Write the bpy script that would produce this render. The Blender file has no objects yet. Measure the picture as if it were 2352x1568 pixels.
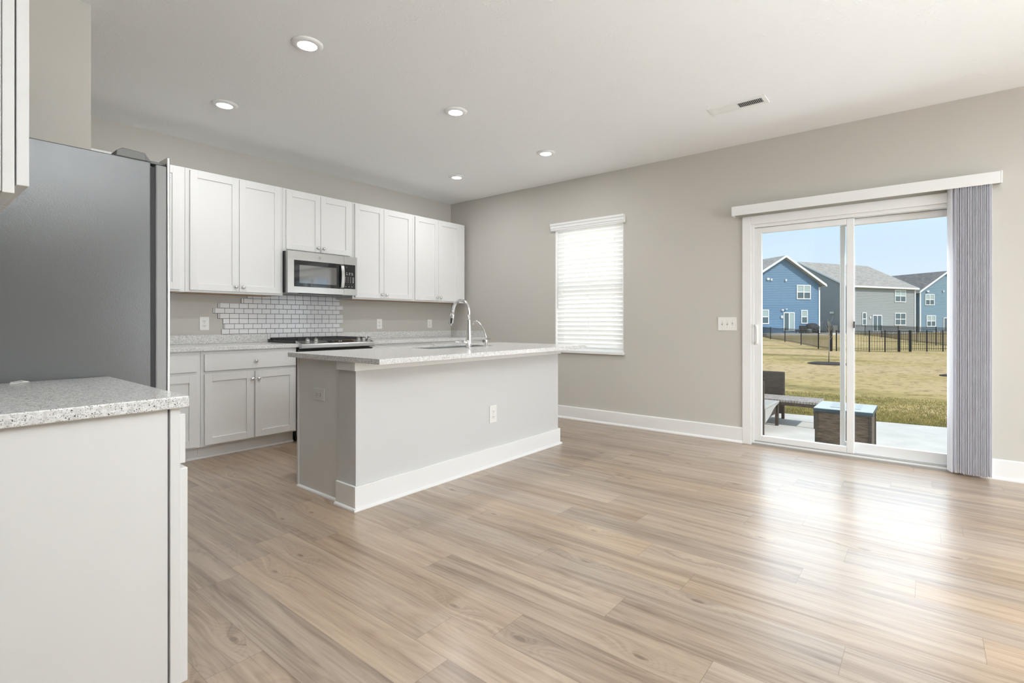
import bpy, bmesh, math, random
from mathutils import Vector, Matrix

C = bpy.context.scene.collection
sc = bpy.context.scene
random.seed(7)

# ---------------------------------------------------------------- camera
cam_d = bpy.data.cameras.new('camera')
cam = bpy.data.objects.new('camera', cam_d)
C.objects.link(cam)
cam.location = (-4.9742, -5.1378, 1.1128)
cam.rotation_euler = (math.pi / 2, 0, -0.8883)
cam_d.sensor_width = 36.0
cam_d.lens = 36.0 * 1173.85 / 2352.0
cam_d.shift_y = -(784 - 738.35) / 2352.0
cam_d.clip_start = 0.02
cam_d.clip_end = 600
sc.camera = cam

# ---------------------------------------------------------------- world (clear pale blue sky), sun, daylight, exposure
world = bpy.data.worlds.new('sky')
sc.world = world
world.use_nodes = True
wn = world.node_tree
wn.nodes.clear()
w_out = wn.nodes.new('ShaderNodeOutputWorld')
w_bg = wn.nodes.new('ShaderNodeBackground')
w_tc = wn.nodes.new('ShaderNodeTexCoord')
w_sep = wn.nodes.new('ShaderNodeSeparateXYZ')
w_rmp = wn.nodes.new('ShaderNodeValToRGB')
wn.links.new(w_tc.outputs['Generated'], w_sep.inputs[0])
wn.links.new(w_sep.outputs['Z'], w_rmp.inputs[0])
wn.links.new(w_rmp.outputs[0], w_bg.inputs[0])
wn.links.new(w_bg.outputs[0], w_out.inputs[0])
w_rmp.color_ramp.elements[0].position = 0.0
w_rmp.color_ramp.elements[0].color = (0.80, 0.88, 0.97, 1)
w_rmp.color_ramp.elements[1].position = 1.0
w_rmp.color_ramp.elements[1].color = (0.52, 0.64, 0.82, 1)
e = w_rmp.color_ramp.elements.new(0.10); e.color = (0.68, 0.83, 0.97, 1)
e = w_rmp.color_ramp.elements.new(0.24); e.color = (0.55, 0.79, 0.98, 1)
w_bg.inputs[1].default_value = 1.03

sun_d = bpy.data.lights.new('sun', 'SUN')
sun_d.energy = 3.0
sun_d.angle = math.radians(1.2)
sun_d.color = (1.0, 0.95, 0.86)
sun = bpy.data.objects.new('sun', sun_d)
C.objects.link(sun)
sun.rotation_euler = Vector((0.10, 0.66, -0.72)).to_track_quat('-Z', 'Y').to_euler()


def area(name, loc, direction, sx, sy, power, col):
    d = bpy.data.lights.new(name, 'AREA')
    d.shape = 'RECTANGLE'
    d.size, d.size_y = sx, sy
    d.energy = power
    d.color = col
    o = bpy.data.objects.new(name, d)
    C.objects.link(o)
    o.location = loc
    o.rotation_euler = Vector(direction).to_track_quat('-Z', 'Z').to_euler()
    return o


# added fill light behind the camera, set at the unseen rear opening
area('rear_fill', (-2.2, -9.52, 1.30), (0.1, 1, 0.3), 2.4, 2.0, 120, (0.91, 0.96, 1.0))
# added fill aimed up from behind the camera to brighten the ceiling
area('ceiling_fill', (-4.0, -7.4, 1.95), (-0.03, 0.28, 0.95), 1.6, 1.6, 310, (0.92, 0.965, 1.0)).data.spread = math.radians(150)
# daylight arriving through the patio door and the kitchen window
area('daylight_patio_door', (0.30, -4.63, 1.0), (-1, 0, -0.25), 1.40, 1.88, 24, (0.91, 0.96, 1.0))
area('daylight_kitchen_window', (0.90, -2.19, 1.55), (-1, 0, 0), 1.7, 2.2, 50, (0.97, 0.99, 1.0))

sc.view_settings.view_transform = 'Standard'
sc.view_settings.look = 'None'
sc.view_settings.exposure = 0.13
sc.view_settings.gamma = 1.0
sc.view_settings.use_curve_mapping = False
sc.cycles.use_denoising = True
sc.cycles.max_bounces = 10
sc.cycles.diffuse_bounces = 6
sc.cycles.glossy_bounces = 5
sc.cycles.transparent_max_bounces = 16
sc.cycles.caustics_reflective = False
sc.cycles.caustics_refractive = False
sc.cycles.sample_clamp_indirect = 8.0


# ---------------------------------------------------------------- materials
def new_mat(name):
    m = bpy.data.materials.new(name)
    m.use_nodes = True
    nt = m.node_tree
    return m, nt, nt.nodes['Principled BSDF']


def simple(name, col, rough=0.5, metal=0.0, spec=0.5, coat=0.0):
    m, nt, b = new_mat(name)
    b.inputs['Base Color'].default_value = (*col, 1)
    b.inputs['Roughness'].default_value = rough
    b.inputs['Metallic'].default_value = metal
    b.inputs['Specular IOR Level'].default_value = spec
    b.inputs['Coat Weight'].default_value = coat
    return m


def N(nt, t, **kw):
    n = nt.nodes.new(t)
    for k, v in kw.items():
        setattr(n, k, v)
    return n


def math_node(nt, op, a=None, b=None, clamp=False):
    n = nt.nodes.new('ShaderNodeMath')
    n.operation = op
    n.use_clamp = clamp
    for i, v in enumerate((a, b)):
        if v is None:
            continue
        if isinstance(v, (int, float)):
            n.inputs[i].default_value = v
        else:
            nt.links.new(v, n.inputs[i])
    return n.outputs[0]


def noise_bump(mat, scale, strength, dist=0.01, detail=3, stretch=None):
    nt = mat.node_tree
    b = nt.nodes['Principled BSDF']
    tc = N(nt, 'ShaderNodeTexCoord')
    mp = N(nt, 'ShaderNodeMapping')
    if stretch:
        mp.inputs['Scale'].default_value = stretch
    ns = N(nt, 'ShaderNodeTexNoise')
    ns.inputs['Scale'].default_value = scale
    ns.inputs['Detail'].default_value = detail
    bp = N(nt, 'ShaderNodeBump')
    bp.inputs['Strength'].default_value = strength
    bp.inputs['Distance'].default_value = dist
    nt.links.new(tc.outputs['Object'], mp.inputs[0])
    nt.links.new(mp.outputs[0], ns.inputs['Vector'])
    nt.links.new(ns.outputs[0], bp.inputs['Height'])
    nt.links.new(bp.outputs[0], b.inputs['Normal'])
    return ns


MAT = {}
MAT['wall'] = simple('greige_paint', (0.545, 0.525, 0.482), 0.75, spec=0.25)
noise_bump(MAT['wall'], 220, 0.06, 0.002)
MAT['island_paint'] = simple('island_grey_paint', (0.64, 0.638, 0.628), 0.7, spec=0.25)
noise_bump(MAT['island_paint'], 220, 0.06, 0.002)
MAT['cab'] = simple('cabinet_white_lacquer', (0.775, 0.774, 0.762), 0.38, spec=0.4)
MAT['trim'] = simple('trim_white_gloss', (0.86, 0.86, 0.85), 0.35, spec=0.4)
MAT['vinyl'] = simple('white_vinyl', (0.84, 0.845, 0.84), 0.4)
MAT['plastic'] = simple('white_plastic', (0.84, 0.83, 0.80), 0.35)
MAT['slot'] = simple('dark_slot', (0.03, 0.03, 0.03), 0.6)
MAT['greyslot'] = simple('grey_screw', (0.35, 0.34, 0.32), 0.5)
MAT['steel'] = simple('stainless_steel', (0.60, 0.60, 0.59), 0.28, 1.0)
MAT['steel_dark'] = simple('brushed_grey_steel', (0.42, 0.42, 0.42), 0.38, 0.9)
MAT['doorgrey'] = simple('grey_painted_door_edge', (0.27, 0.27, 0.265), 0.45)
MAT['chrome'] = simple('chrome', (0.86, 0.86, 0.86), 0.07, 1.0)
MAT['blackglass'] = simple('black_glass', (0.012, 0.014, 0.016), 0.04, 0.0, 0.6, 0.6)
MAT['blackglass2'] = simple('microwave_window_mesh', (0.045, 0.05, 0.052), 0.06, 0.0, 0.8, 1.0)
MAT['blackglass2'].node_tree.nodes['Principled BSDF'].inputs['IOR'].default_value = 2.3
MAT['black'] = simple('black_enamel', (0.015, 0.015, 0.015), 0.35)
MAT['iron'] = simple('cast_iron', (0.02, 0.02, 0.02), 0.55)
MAT['gasket'] = simple('black_rubber', (0.02, 0.02, 0.022), 0.6)
MAT['dgrey'] = simple('dark_grey_plastic', (0.17, 0.17, 0.165), 0.5)
MAT['tile'] = simple('white_glazed_tile', (0.80, 0.80, 0.81), 0.12, 0, 0.5)
MAT['grout'] = simple('grey_grout', (0.17, 0.165, 0.16), 0.9)
MAT['ply'] = simple('cabinet_underside_wood', (0.42, 0.27, 0.15), 0.6)
MAT['legend'] = simple('keypad_legend', (0.75, 0.76, 0.78), 0.5)
MAT['track'] = simple('aluminium_track', (0.42, 0.42, 0.41), 0.45, 0.3)
MAT['vane'] = None


def tex_noise_color(name, c1, c2, scale, rough, detail=5, bump=0.0, stretch=(1, 1, 1), contrast=(0.35, 0.65)):
    m, nt, b = new_mat(name)
    tc = N(nt, 'ShaderNodeTexCoord')
    mp = N(nt, 'ShaderNodeMapping')
    mp.inputs['Scale'].default_value = stretch
    ns = N(nt, 'ShaderNodeTexNoise')
    ns.inputs['Scale'].default_value = scale
    ns.inputs['Detail'].default_value = detail
    rp = N(nt, 'ShaderNodeValToRGB')
    rp.color_ramp.elements[0].position = contrast[0]
    rp.color_ramp.elements[1].position = contrast[1]
    rp.color_ramp.elements[0].color = (*c1, 1)
    rp.color_ramp.elements[1].color = (*c2, 1)
    nt.links.new(tc.outputs['Object'], mp.inputs[0])
    nt.links.new(mp.outputs[0], ns.inputs['Vector'])
    nt.links.new(ns.outputs[0], rp.inputs[0])
    nt.links.new(rp.outputs[0], b.inputs['Base Color'])
    b.inputs['Roughness'].default_value = rough
    if bump:
        bp = N(nt, 'ShaderNodeBump')
        bp.inputs['Strength'].default_value = bump
        bp.inputs['Distance'].default_value = 0.02
        nt.links.new(ns.outputs[0], bp.inputs['Height'])
        nt.links.new(bp.outputs[0], b.inputs['Normal'])
    return m


MAT['concrete'] = tex_noise_color('patio_concrete', (0.62, 0.60, 0.565), (0.72, 0.70, 0.66), 3.0, 0.85, bump=0.1)
MAT['shingle'] = tex_noise_color('grey_shingles', (0.30, 0.28, 0.255), (0.44, 0.415, 0.38), 2.2, 0.9, stretch=(1, 1, 3))
MAT['shingle_dark'] = tex_noise_color('dark_shingles', (0.16, 0.15, 0.145), (0.26, 0.25, 0.24), 2.2, 0.9, stretch=(1, 1, 3))
MAT['siding_blue'] = simple('blue_lap_siding', (0.155, 0.275, 0.425), 0.55)
MAT['siding_slate'] = simple('slate_blue_lap_siding', (0.225, 0.33, 0.42), 0.55)
MAT['siding_grey'] = simple('grey_lap_siding', (0.35, 0.375, 0.38), 0.55)
MAT['ext_white'] = simple('exterior_white', (0.86, 0.87, 0.88), 0.5)
MAT['ext_glass'] = simple('window_glass_dark', (0.10, 0.15, 0.17), 0.08, 0, 0.6)
MAT['ext_blind'] = simple('window_glass_with_shade', (0.42, 0.52, 0.53), 0.15)
MAT['fence'] = simple('black_aluminium', (0.014, 0.014, 0.016), 0.5)
MAT['mulch'] = tex_noise_color('dark_mulch', (0.02, 0.016, 0.014), (0.10, 0.08, 0.07), 30, 0.95, bump=0.8)
MAT['bark'] = simple('pale_bark', (0.42, 0.36, 0.30), 0.9)
MAT['twig'] = simple('dry_twig', (0.34, 0.29, 0.26), 0.9)
MAT['stone'] = tex_noise_color('white_stones', (0.55, 0.54, 0.53), (0.85, 0.83, 0.82), 6, 0.9, bump=0.6)
MAT['cover'] = tex_noise_color('black_cover', (0.010, 0.011, 0.012), (0.045, 0.05, 0.052), 6, 0.7, bump=0.3)
MAT['wicker'] = None
MAT['cushion'] = simple('light_grey_cloth', (0.47, 0.46, 0.44), 0.9)
MAT['rimblue'] = simple('dark_teal_rim', (0.035, 0.07, 0.09), 0.4)
MAT['tableglass'] = simple('pale_blue_glass_top', (0.62, 0.68, 0.70), 0.3, 0, 0.3)
MAT['tablelid'] = simple('pale_blue_burner_lid', (0.52, 0.58, 0.61), 0.3, 0, 0.3)


def wicker(name, c1, c2, sx=70.0, sz=90.0):
    m, nt, b = new_mat(name)
    tc = N(nt, 'ShaderNodeTexCoord')
    sp = N(nt, 'ShaderNodeSeparateXYZ')
    nt.links.new(tc.outputs['Object'], sp.inputs[0])
    h = math_node(nt, 'ADD', sp.outputs['X'], sp.outputs['Y'])
    a = math_node(nt, 'SINE', math_node(nt, 'MULTIPLY', h, sx * 6.28))
    z = math_node(nt, 'SINE', math_node(nt, 'MULTIPLY', sp.outputs['Z'], sz * 6.28))
    w = math_node(nt, 'MULTIPLY', a, z)
    ns = N(nt, 'ShaderNodeTexNoise')
    ns.inputs['Scale'].default_value = 14
    mp = N(nt, 'ShaderNodeMapping')
    mp.inputs['Scale'].default_value = (1, 1, 7)
    nt.links.new(tc.outputs['Object'], mp.inputs[0])
    nt.links.new(mp.outputs[0], ns.inputs['Vector'])
    f = math_node(nt, 'ADD', math_node(nt, 'MULTIPLY', w, 0.10), ns.outputs[0], True)
    rp = N(nt, 'ShaderNodeValToRGB')
    rp.color_ramp.elements[0].position = 0.3
    rp.color_ramp.elements[1].position = 0.75
    rp.color_ramp.elements[0].color = (*c1, 1)
    rp.color_ramp.elements[1].color = (*c2, 1)
    nt.links.new(f, rp.inputs[0])
    nt.links.new(rp.outputs[0], b.inputs['Base Color'])
    bp = N(nt, 'ShaderNodeBump')
    bp.inputs['Strength'].default_value = 0.35
    bp.inputs['Distance'].default_value = 0.002
    nt.links.new(w, bp.inputs['Height'])
    nt.links.new(bp.outputs[0], b.inputs['Normal'])
    b.inputs['Roughness'].default_value = 0.6
    return m


MAT['wicker'] = wicker('brown_wicker', (0.045, 0.033, 0.024), (0.20, 0.145, 0.095), 130.0, 150.0)
MAT['wicker_dark'] = wicker('black_brown_wicker', (0.030, 0.023, 0.018), (0.105, 0.080, 0.058), 130.0, 150.0)
MAT['wicker_grey'] = wicker('weathered_grey_wicker', (0.30, 0.26, 0.24), (0.50, 0.46, 0.43), 4.5, 0.3)


def quartz():
    m, nt, b = new_mat('speckled_quartz')
    tc = N(nt, 'ShaderNodeTexCoord')
    ns = N(nt, 'ShaderNodeTexNoise')
    ns.inputs['Scale'].default_value = 95
    ns.inputs['Detail'].default_value = 4
    nt.links.new(tc.outputs['Object'], ns.inputs['Vector'])
    rp = N(nt, 'ShaderNodeValToRGB')
    rp.color_ramp.elements[0].position = 0.3
    rp.color_ramp.elements[1].position = 0.62
    rp.color_ramp.elements[0].color = (0.60, 0.59, 0.565, 1)
    rp.color_ramp.elements[1].color = (0.84, 0.84, 0.83, 1)
    nt.links.new(ns.outputs[0], rp.inputs[0])
    cur = rp.outputs[0]
    for scale, thr, keep, col in ((230, 0.36, 0.60, (0.50, 0.49, 0.47)), (330, 0.36, 0.66, (0.20, 0.20, 0.195)), (190, 0.28, 0.80, (0.06, 0.06, 0.06))):
        wv = N(nt, 'ShaderNodeTexNoise')
        wv.inputs['Scale'].default_value = scale * 2.2
        nt.links.new(tc.outputs['Object'], wv.inputs['Vector'])
        mixv = N(nt, 'ShaderNodeVectorMath', operation='MULTIPLY_ADD')
        mixv.inputs[1].default_value = (0.004, 0.004, 0.004)
        nt.links.new(wv.outputs['Color'], mixv.inputs[0])
        nt.links.new(tc.outputs['Object'], mixv.inputs[2])
        vo = N(nt, 'ShaderNodeTexVoronoi')
        vo.inputs['Scale'].default_value = scale
        nt.links.new(mixv.outputs[0], vo.inputs['Vector'])
        sp = N(nt, 'ShaderNodeSeparateColor')
        nt.links.new(vo.outputs['Color'], sp.inputs[0])
        pick = math_node(nt, 'GREATER_THAN', sp.outputs[0], keep)
        near = math_node(nt, 'LESS_THAN', vo.outputs['Distance'], thr)
        fac = math_node(nt, 'MULTIPLY', pick, near)
        mx = N(nt, 'ShaderNodeMix', data_type='RGBA')
        nt.links.new(fac, mx.inputs[0])
        nt.links.new(cur, mx.inputs[6])
        mx.inputs[7].default_value = (*col, 1)
        cur = mx.outputs[2]
    nt.links.new(cur, b.inputs['Base Color'])
    b.inputs['Roughness'].default_value = 0.16
    b.inputs['Specular IOR Level'].default_value = 0.38
    return m


MAT['quartz'] = quartz()


def fridge_mat():
    m, nt, b = new_mat('pebbled_grey_steel')
    b.inputs['Base Color'].default_value = (0.125, 0.126, 0.126, 1)
    b.inputs['Roughness'].default_value = 0.2
    b.inputs['Specular IOR Level'].default_value = 0.42
    tc = N(nt, 'ShaderNodeTexCoord')
    ns = N(nt, 'ShaderNodeTexNoise')
    ns.inputs['Scale'].default_value = 230
    ns.inputs['Detail'].default_value = 4
    ns.inputs['Roughness'].default_value = 0.6
    nt.links.new(tc.outputs['Object'], ns.inputs['Vector'])
    bp = N(nt, 'ShaderNodeBump')
    bp.inputs['Strength'].default_value = 0.15
    bp.inputs['Distance'].default_value = 0.002
    nt.links.new(ns.outputs[0], bp.inputs['Height'])
    nt.links.new(bp.outputs[0], b.inputs['Normal'])
    return m


MAT['fridge'] = fridge_mat()


def ceiling_mat():
    m, nt, b = new_mat('textured_ceiling_paint')
    b.inputs['Base Color'].default_value = (0.905, 0.92, 0.925, 1)
    b.inputs['Roughness'].default_value = 0.9
    b.inputs['Specular IOR Level'].default_value = 0.2
    tc = N(nt, 'ShaderNodeTexCoord')
    n1 = N(nt, 'ShaderNodeTexNoise')
    n1.inputs['Scale'].default_value = 26
    n1.inputs['Detail'].default_value = 5
    n1.inputs['Distortion'].default_value = 1.6
    n2 = N(nt, 'ShaderNodeTexNoise')
    n2.inputs['Scale'].default_value = 4.5
    for n in (n1, n2):
        nt.links.new(tc.outputs['Object'], n.inputs['Vector'])
    r1 = N(nt, 'ShaderNodeValToRGB')
    r1.color_ramp.elements[0].position = 0.53
    r1.color_ramp.elements[1].position = 0.68
    nt.links.new(n1.outputs[0], r1.inputs[0])
    r2 = N(nt, 'ShaderNodeValToRGB')
    r2.color_ramp.elements[0].position = 0.42
    r2.color_ramp.elements[1].position = 0.6
    nt.links.new(n2.outputs[0], r2.inputs[0])
    h = math_node(nt, 'MULTIPLY', r1.outputs[0], r2.outputs[0])
    bp = N(nt, 'ShaderNodeBump')
    bp.inputs['Strength'].default_value = 0.22
    bp.inputs['Distance'].default_value = 0.006
    nt.links.new(h, bp.inputs['Height'])
    nt.links.new(bp.outputs[0], b.inputs['Normal'])
    return m


MAT['ceiling'] = ceiling_mat()


def floor_mat():
    m, nt, b = new_mat('oak_vinyl_planks')
    PW, PL = 0.181, 1.22
    tc = N(nt, 'ShaderNodeTexCoord')
    sp = N(nt, 'ShaderNodeSeparateXYZ')
    nt.links.new(tc.outputs['Object'], sp.inputs[0])
    X, Y = sp.outputs['X'], sp.outputs['Y']
    u = math_node(nt, 'DIVIDE', X, PW)
    row = math_node(nt, 'FLOOR', u)
    fu = math_node(nt, 'FRACT', u)
    wr = N(nt, 'ShaderNodeTexWhiteNoise', noise_dimensions='1D')
    nt.links.new(row, wr.inputs['W'])
    v = math_node(nt, 'ADD', math_node(nt, 'DIVIDE', Y, PL), math_node(nt, 'MULTIPLY', wr.outputs[0], 7.0))
    col = math_node(nt, 'FLOOR', v)
    fv = math_node(nt, 'FRACT', v)
    cid = N(nt, 'ShaderNodeCombineXYZ')
    nt.links.new(row, cid.inputs[0])
    nt.links.new(col, cid.inputs[1])
    wn2 = N(nt, 'ShaderNodeTexWhiteNoise', noise_dimensions='2D')
    nt.links.new(cid.outputs[0], wn2.inputs['Vector'])
    rs = N(nt, 'ShaderNodeSeparateColor')
    nt.links.new(wn2.outputs['Color'], rs.inputs[0])
    r1, r2, r3 = rs.outputs[0], rs.outputs[1], rs.outputs[2]
    zoff = math_node(nt, 'MULTIPLY', r2, 60.0)

    # knots: one sparse field, pulls the grain around itself
    kv = N(nt, 'ShaderNodeCombineXYZ')
    nt.links.new(math_node(nt, 'MULTIPLY', X, 6.2), kv.inputs[0])
    nt.links.new(math_node(nt, 'MULTIPLY', Y, 2.3), kv.inputs[1])
    nt.links.new(zoff, kv.inputs[2])
    vo = N(nt, 'ShaderNodeTexVoronoi', voronoi_dimensions='2D')
    vo.inputs['Scale'].default_value = 1.0
    nt.links.new(kv.outputs[0], vo.inputs['Vector'])
    vs = N(nt, 'ShaderNodeSeparateColor')
    nt.links.new(vo.outputs['Color'], vs.inputs[0])
    has = math_node(nt, 'GREATER_THAN', vs.outputs[0], 0.84)
    kd = vo.outputs['Distance']
    knear = N(nt, 'ShaderNodeMapRange')
    knear.inputs['From Min'].default_value = 0.5
    knear.inputs['From Max'].default_value = 0.0
    nt.links.new(kd, knear.inputs['Value'])
    kinf = math_node(nt, 'MULTIPLY', math_node(nt, 'POWER', knear.outputs[0], 2.0), has)

    gv = N(nt, 'ShaderNodeCombineXYZ')
    nt.links.new(math_node(nt, 'ADD', math_node(nt, 'MULTIPLY', X, 22.0), math_node(nt, 'MULTIPLY', kinf, 1.5)), gv.inputs[0])
    nt.links.new(math_node(nt, 'MULTIPLY', Y, 0.95), gv.inputs[1])
    nt.links.new(zoff, gv.inputs[2])
    g1 = N(nt, 'ShaderNodeTexNoise')
    g1.inputs['Scale'].default_value = 1.0
    g1.inputs['Detail'].default_value = 6
    g1.inputs['Roughness'].default_value = 0.62
    g1.inputs['Distortion'].default_value = 0.55
    nt.links.new(gv.outputs[0], g1.inputs['Vector'])
    fvv = N(nt, 'ShaderNodeCombineXYZ')
    nt.links.new(math_node(nt, 'ADD', math_node(nt, 'MULTIPLY', X, 130.0), math_node(nt, 'MULTIPLY', kinf, 9.0)), fvv.inputs[0])
    nt.links.new(math_node(nt, 'MULTIPLY', Y, 3.2), fvv.inputs[1])
    nt.links.new(zoff, fvv.inputs[2])
    g2 = N(nt, 'ShaderNodeTexNoise')
    g2.inputs['Scale'].default_value = 1.0
    g2.inputs['Detail'].default_value = 3
    nt.links.new(fvv.outputs[0], g2.inputs['Vector'])
    # cathedral figure: contour lines of a slow field, ringed round the knots
    cv = N(nt, 'ShaderNodeCombineXYZ')
    nt.links.new(math_node(nt, 'MULTIPLY', X, 6.0), cv.inputs[0])
    nt.links.new(math_node(nt, 'MULTIPLY', Y, 0.55), cv.inputs[1])
    nt.links.new(zoff, cv.inputs[2])
    g4 = N(nt, 'ShaderNodeTexNoise')
    g4.inputs['Scale'].default_value = 1.0
    g4.inputs['Detail'].default_value = 2
    nt.links.new(cv.outputs[0], g4.inputs['Vector'])
    g3i = math_node(nt, 'ADD', math_node(nt, 'MULTIPLY', g4.outputs[0], 74.0), math_node(nt, 'MULTIPLY', kinf, 22.0))
    g3 = math_node(nt, 'POWER', math_node(nt, 'ABSOLUTE', math_node(nt, 'SINE', g3i)), 5.0)
    # thin dark pores along the grain
    pv = N(nt, 'ShaderNodeCombineXYZ')
    nt.links.new(math_node(nt, 'ADD', math_node(nt, 'MULTIPLY', X, 62.0), math_node(nt, 'MULTIPLY', kinf, 5.0)), pv.inputs[0])
    nt.links.new(math_node(nt, 'MULTIPLY', Y, 1.5), pv.inputs[1])
    nt.links.new(zoff, pv.inputs[2])
    g5 = N(nt, 'ShaderNodeTexNoise')
    g5.inputs['Scale'].default_value = 1.0
    g5.inputs['Detail'].default_value = 4
    g5.inputs['Roughness'].default_value = 0.7
    nt.links.new(pv.outputs[0], g5.inputs['Vector'])
    pores = N(nt, 'ShaderNodeMapRange')
    pores.inputs['From Min'].default_value = 0.56
    pores.inputs['From Max'].default_value = 0.72
    nt.links.new(g5.outputs[0], pores.inputs['Value'])

    rp = N(nt, 'ShaderNodeValToRGB')
    els = rp.color_ramp.elements
    els[0].position = 0.22
    els[0].color = (0.185, 0.120, 0.078, 1)
    els[1].position = 0.80
    els[1].color = (0.52, 0.405, 0.295, 1)
    mid = els.new(0.50)
    mid.color = (0.385, 0.282, 0.196, 1)
    gsum = math_node(nt, 'ADD', g1.outputs[0], math_node(nt, 'MULTIPLY', math_node(nt, 'SUBTRACT', g2.outputs[0], 0.5), 0.32))
    gsum = math_node(nt, 'ADD', gsum, math_node(nt, 'MULTIPLY', math_node(nt, 'SUBTRACT', r1, 0.5), 0.13))
    gsum = math_node(nt, 'SUBTRACT', gsum, math_node(nt, 'MULTIPLY', g3, 0.06))
    gsum = math_node(nt, 'SUBTRACT', gsum, math_node(nt, 'MULTIPLY', pores.outputs[0], 0.14))
    gsum = math_node(nt, 'ADD', gsum, 0.035)
    kcore = N(nt, 'ShaderNodeMapRange')
    kcore.inputs['From Min'].default_value = 0.075
    kcore.inputs['From Max'].default_value = 0.02
    nt.links.new(kd, kcore.inputs['Value'])
    gsum = math_node(nt, 'SUBTRACT', gsum, math_node(nt, 'MULTIPLY', math_node(nt, 'MULTIPLY', kcore.outputs[0], has), math_node(nt, 'ADD', 0.18, math_node(nt, 'MULTIPLY', vs.outputs[1], 0.25))))
    nt.links.new(gsum, rp.inputs[0])
    # seams between boards
    du = math_node(nt, 'MULTIPLY', math_node(nt, 'MINIMUM', fu, math_node(nt, 'SUBTRACT', 1.0, fu)), PW)
    dv = math_node(nt, 'MULTIPLY', math_node(nt, 'MINIMUM', fv, math_node(nt, 'SUBTRACT', 1.0, fv)), PL)
    seam = math_node(nt, 'LESS_THAN', math_node(nt, 'MINIMUM', du, dv), 0.0009)
    hue = N(nt, 'ShaderNodeHueSaturation')
    nt.links.new(rp.outputs[0], hue.inputs['Color'])
    nt.links.new(math_node(nt, 'ADD', 0.82, math_node(nt, 'MULTIPLY', r3, 0.22)), hue.inputs['Saturation'])
    nt.links.new(math_node(nt, 'ADD', 0.86, math_node(nt, 'MULTIPLY', r1, 0.08)), hue.inputs['Value'])
    mx = N(nt, 'ShaderNodeMix', data_type='RGBA')
    nt.links.new(math_node(nt, 'MULTIPLY', seam, 0.6), mx.inputs[0])
    nt.links.new(hue.outputs[0], mx.inputs[6])
    mx.inputs[7].default_value = (0.10, 0.065, 0.04, 1)
    nt.links.new(mx.outputs[2], b.inputs['Base Color'])
    # satin wear layer, slightly smudged
    sm = N(nt, 'ShaderNodeTexNoise')
    sm.inputs['Scale'].default_value = 3.0
    sm.inputs['Detail'].default_value = 4
    nt.links.new(tc.outputs['Object'], sm.inputs['Vector'])
    mr = N(nt, 'ShaderNodeMapRange')
    mr.inputs['To Min'].default_value = 0.30
    mr.inputs['To Max'].default_value = 0.42
    nt.links.new(sm.outputs[0], mr.inputs['Value'])
    nt.links.new(mr.outputs[0], b.inputs['Roughness'])
    b.inputs['Specular IOR Level'].default_value = 0.7
    b.inputs['Coat Weight'].default_value = 0.35
    b.inputs['Coat Roughness'].default_value = 0.22
    bp = N(nt, 'ShaderNodeBump')
    bp.inputs['Strength'].default_value = 0.05
    bp.inputs['Distance'].default_value = 0.002
    nt.links.new(gsum, bp.inputs['Height'])
    nt.links.new(bp.outputs[0], b.inputs['Normal'])
    return m


MAT['floor'] = floor_mat()


def lawn_mat():
    m, nt, b = new_mat('dormant_lawn')
    tc = N(nt, 'ShaderNodeTexCoord')
    mp = N(nt, 'ShaderNodeMapping')
    mp.inputs['Scale'].default_value = (0.22, 0.07, 1)
    n1 = N(nt, 'ShaderNodeTexNoise')
    n1.inputs['Scale'].default_value = 2.2
    n1.inputs['Detail'].default_value = 6
    n2 = N(nt, 'ShaderNodeTexNoise')
    n2.inputs['Scale'].default_value = 4.0
    n2.inputs['Detail'].default_value = 9
    n2.inputs['Roughness'].default_value = 0.75
    nt.links.new(tc.outputs['Object'], mp.inputs[0])
    nt.links.new(mp.outputs[0], n1.inputs['Vector'])
    nt.links.new(tc.outputs['Object'], n2.inputs['Vector'])
    r1 = N(nt, 'ShaderNodeValToRGB')
    els = r1.color_ramp.elements
    els[0].position = 0.34
    els[0].color = (0.25, 0.21, 0.08, 1)
    els[1].position = 0.62
    els[1].color = (0.57, 0.42, 0.23, 1)
    x = els.new(0.46)
    x.color = (0.51, 0.385, 0.17, 1)
    nt.links.new(n1.outputs[0], r1.inputs[0])
    r2 = N(nt, 'ShaderNodeValToRGB')
    r2.color_ramp.elements[0].position = 0.36
    r2.color_ramp.elements[0].color = (0.42, 0.42, 0.38, 1)
    r2.color_ramp.elements[1].position = 0.50
    r2.color_ramp.elements[1].color = (1, 1, 1, 1)
    nt.links.new(n2.outputs[0], r2.inputs[0])
    mx = N(nt, 'ShaderNodeMix', data_type='RGBA', blend_type='MULTIPLY')
    mx.inputs[0].default_value = 1.0
    nt.links.new(r1.outputs[0], mx.inputs[6])
    nt.links.new(r2.outputs[0], mx.inputs[7])
    nt.links.new(mx.outputs[2], b.inputs['Base Color'])
    b.inputs['Roughness'].default_value = 0.95
    b.inputs['Specular IOR Level'].default_value = 0.1
    return m


MAT['lawn'] = lawn_mat()
MAT['grass'] = tex_noise_color('green_gold_grass', (0.20, 0.20, 0.05), (0.52, 0.44, 0.16), 5, 0.8, contrast=(0.3, 0.7))


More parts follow.
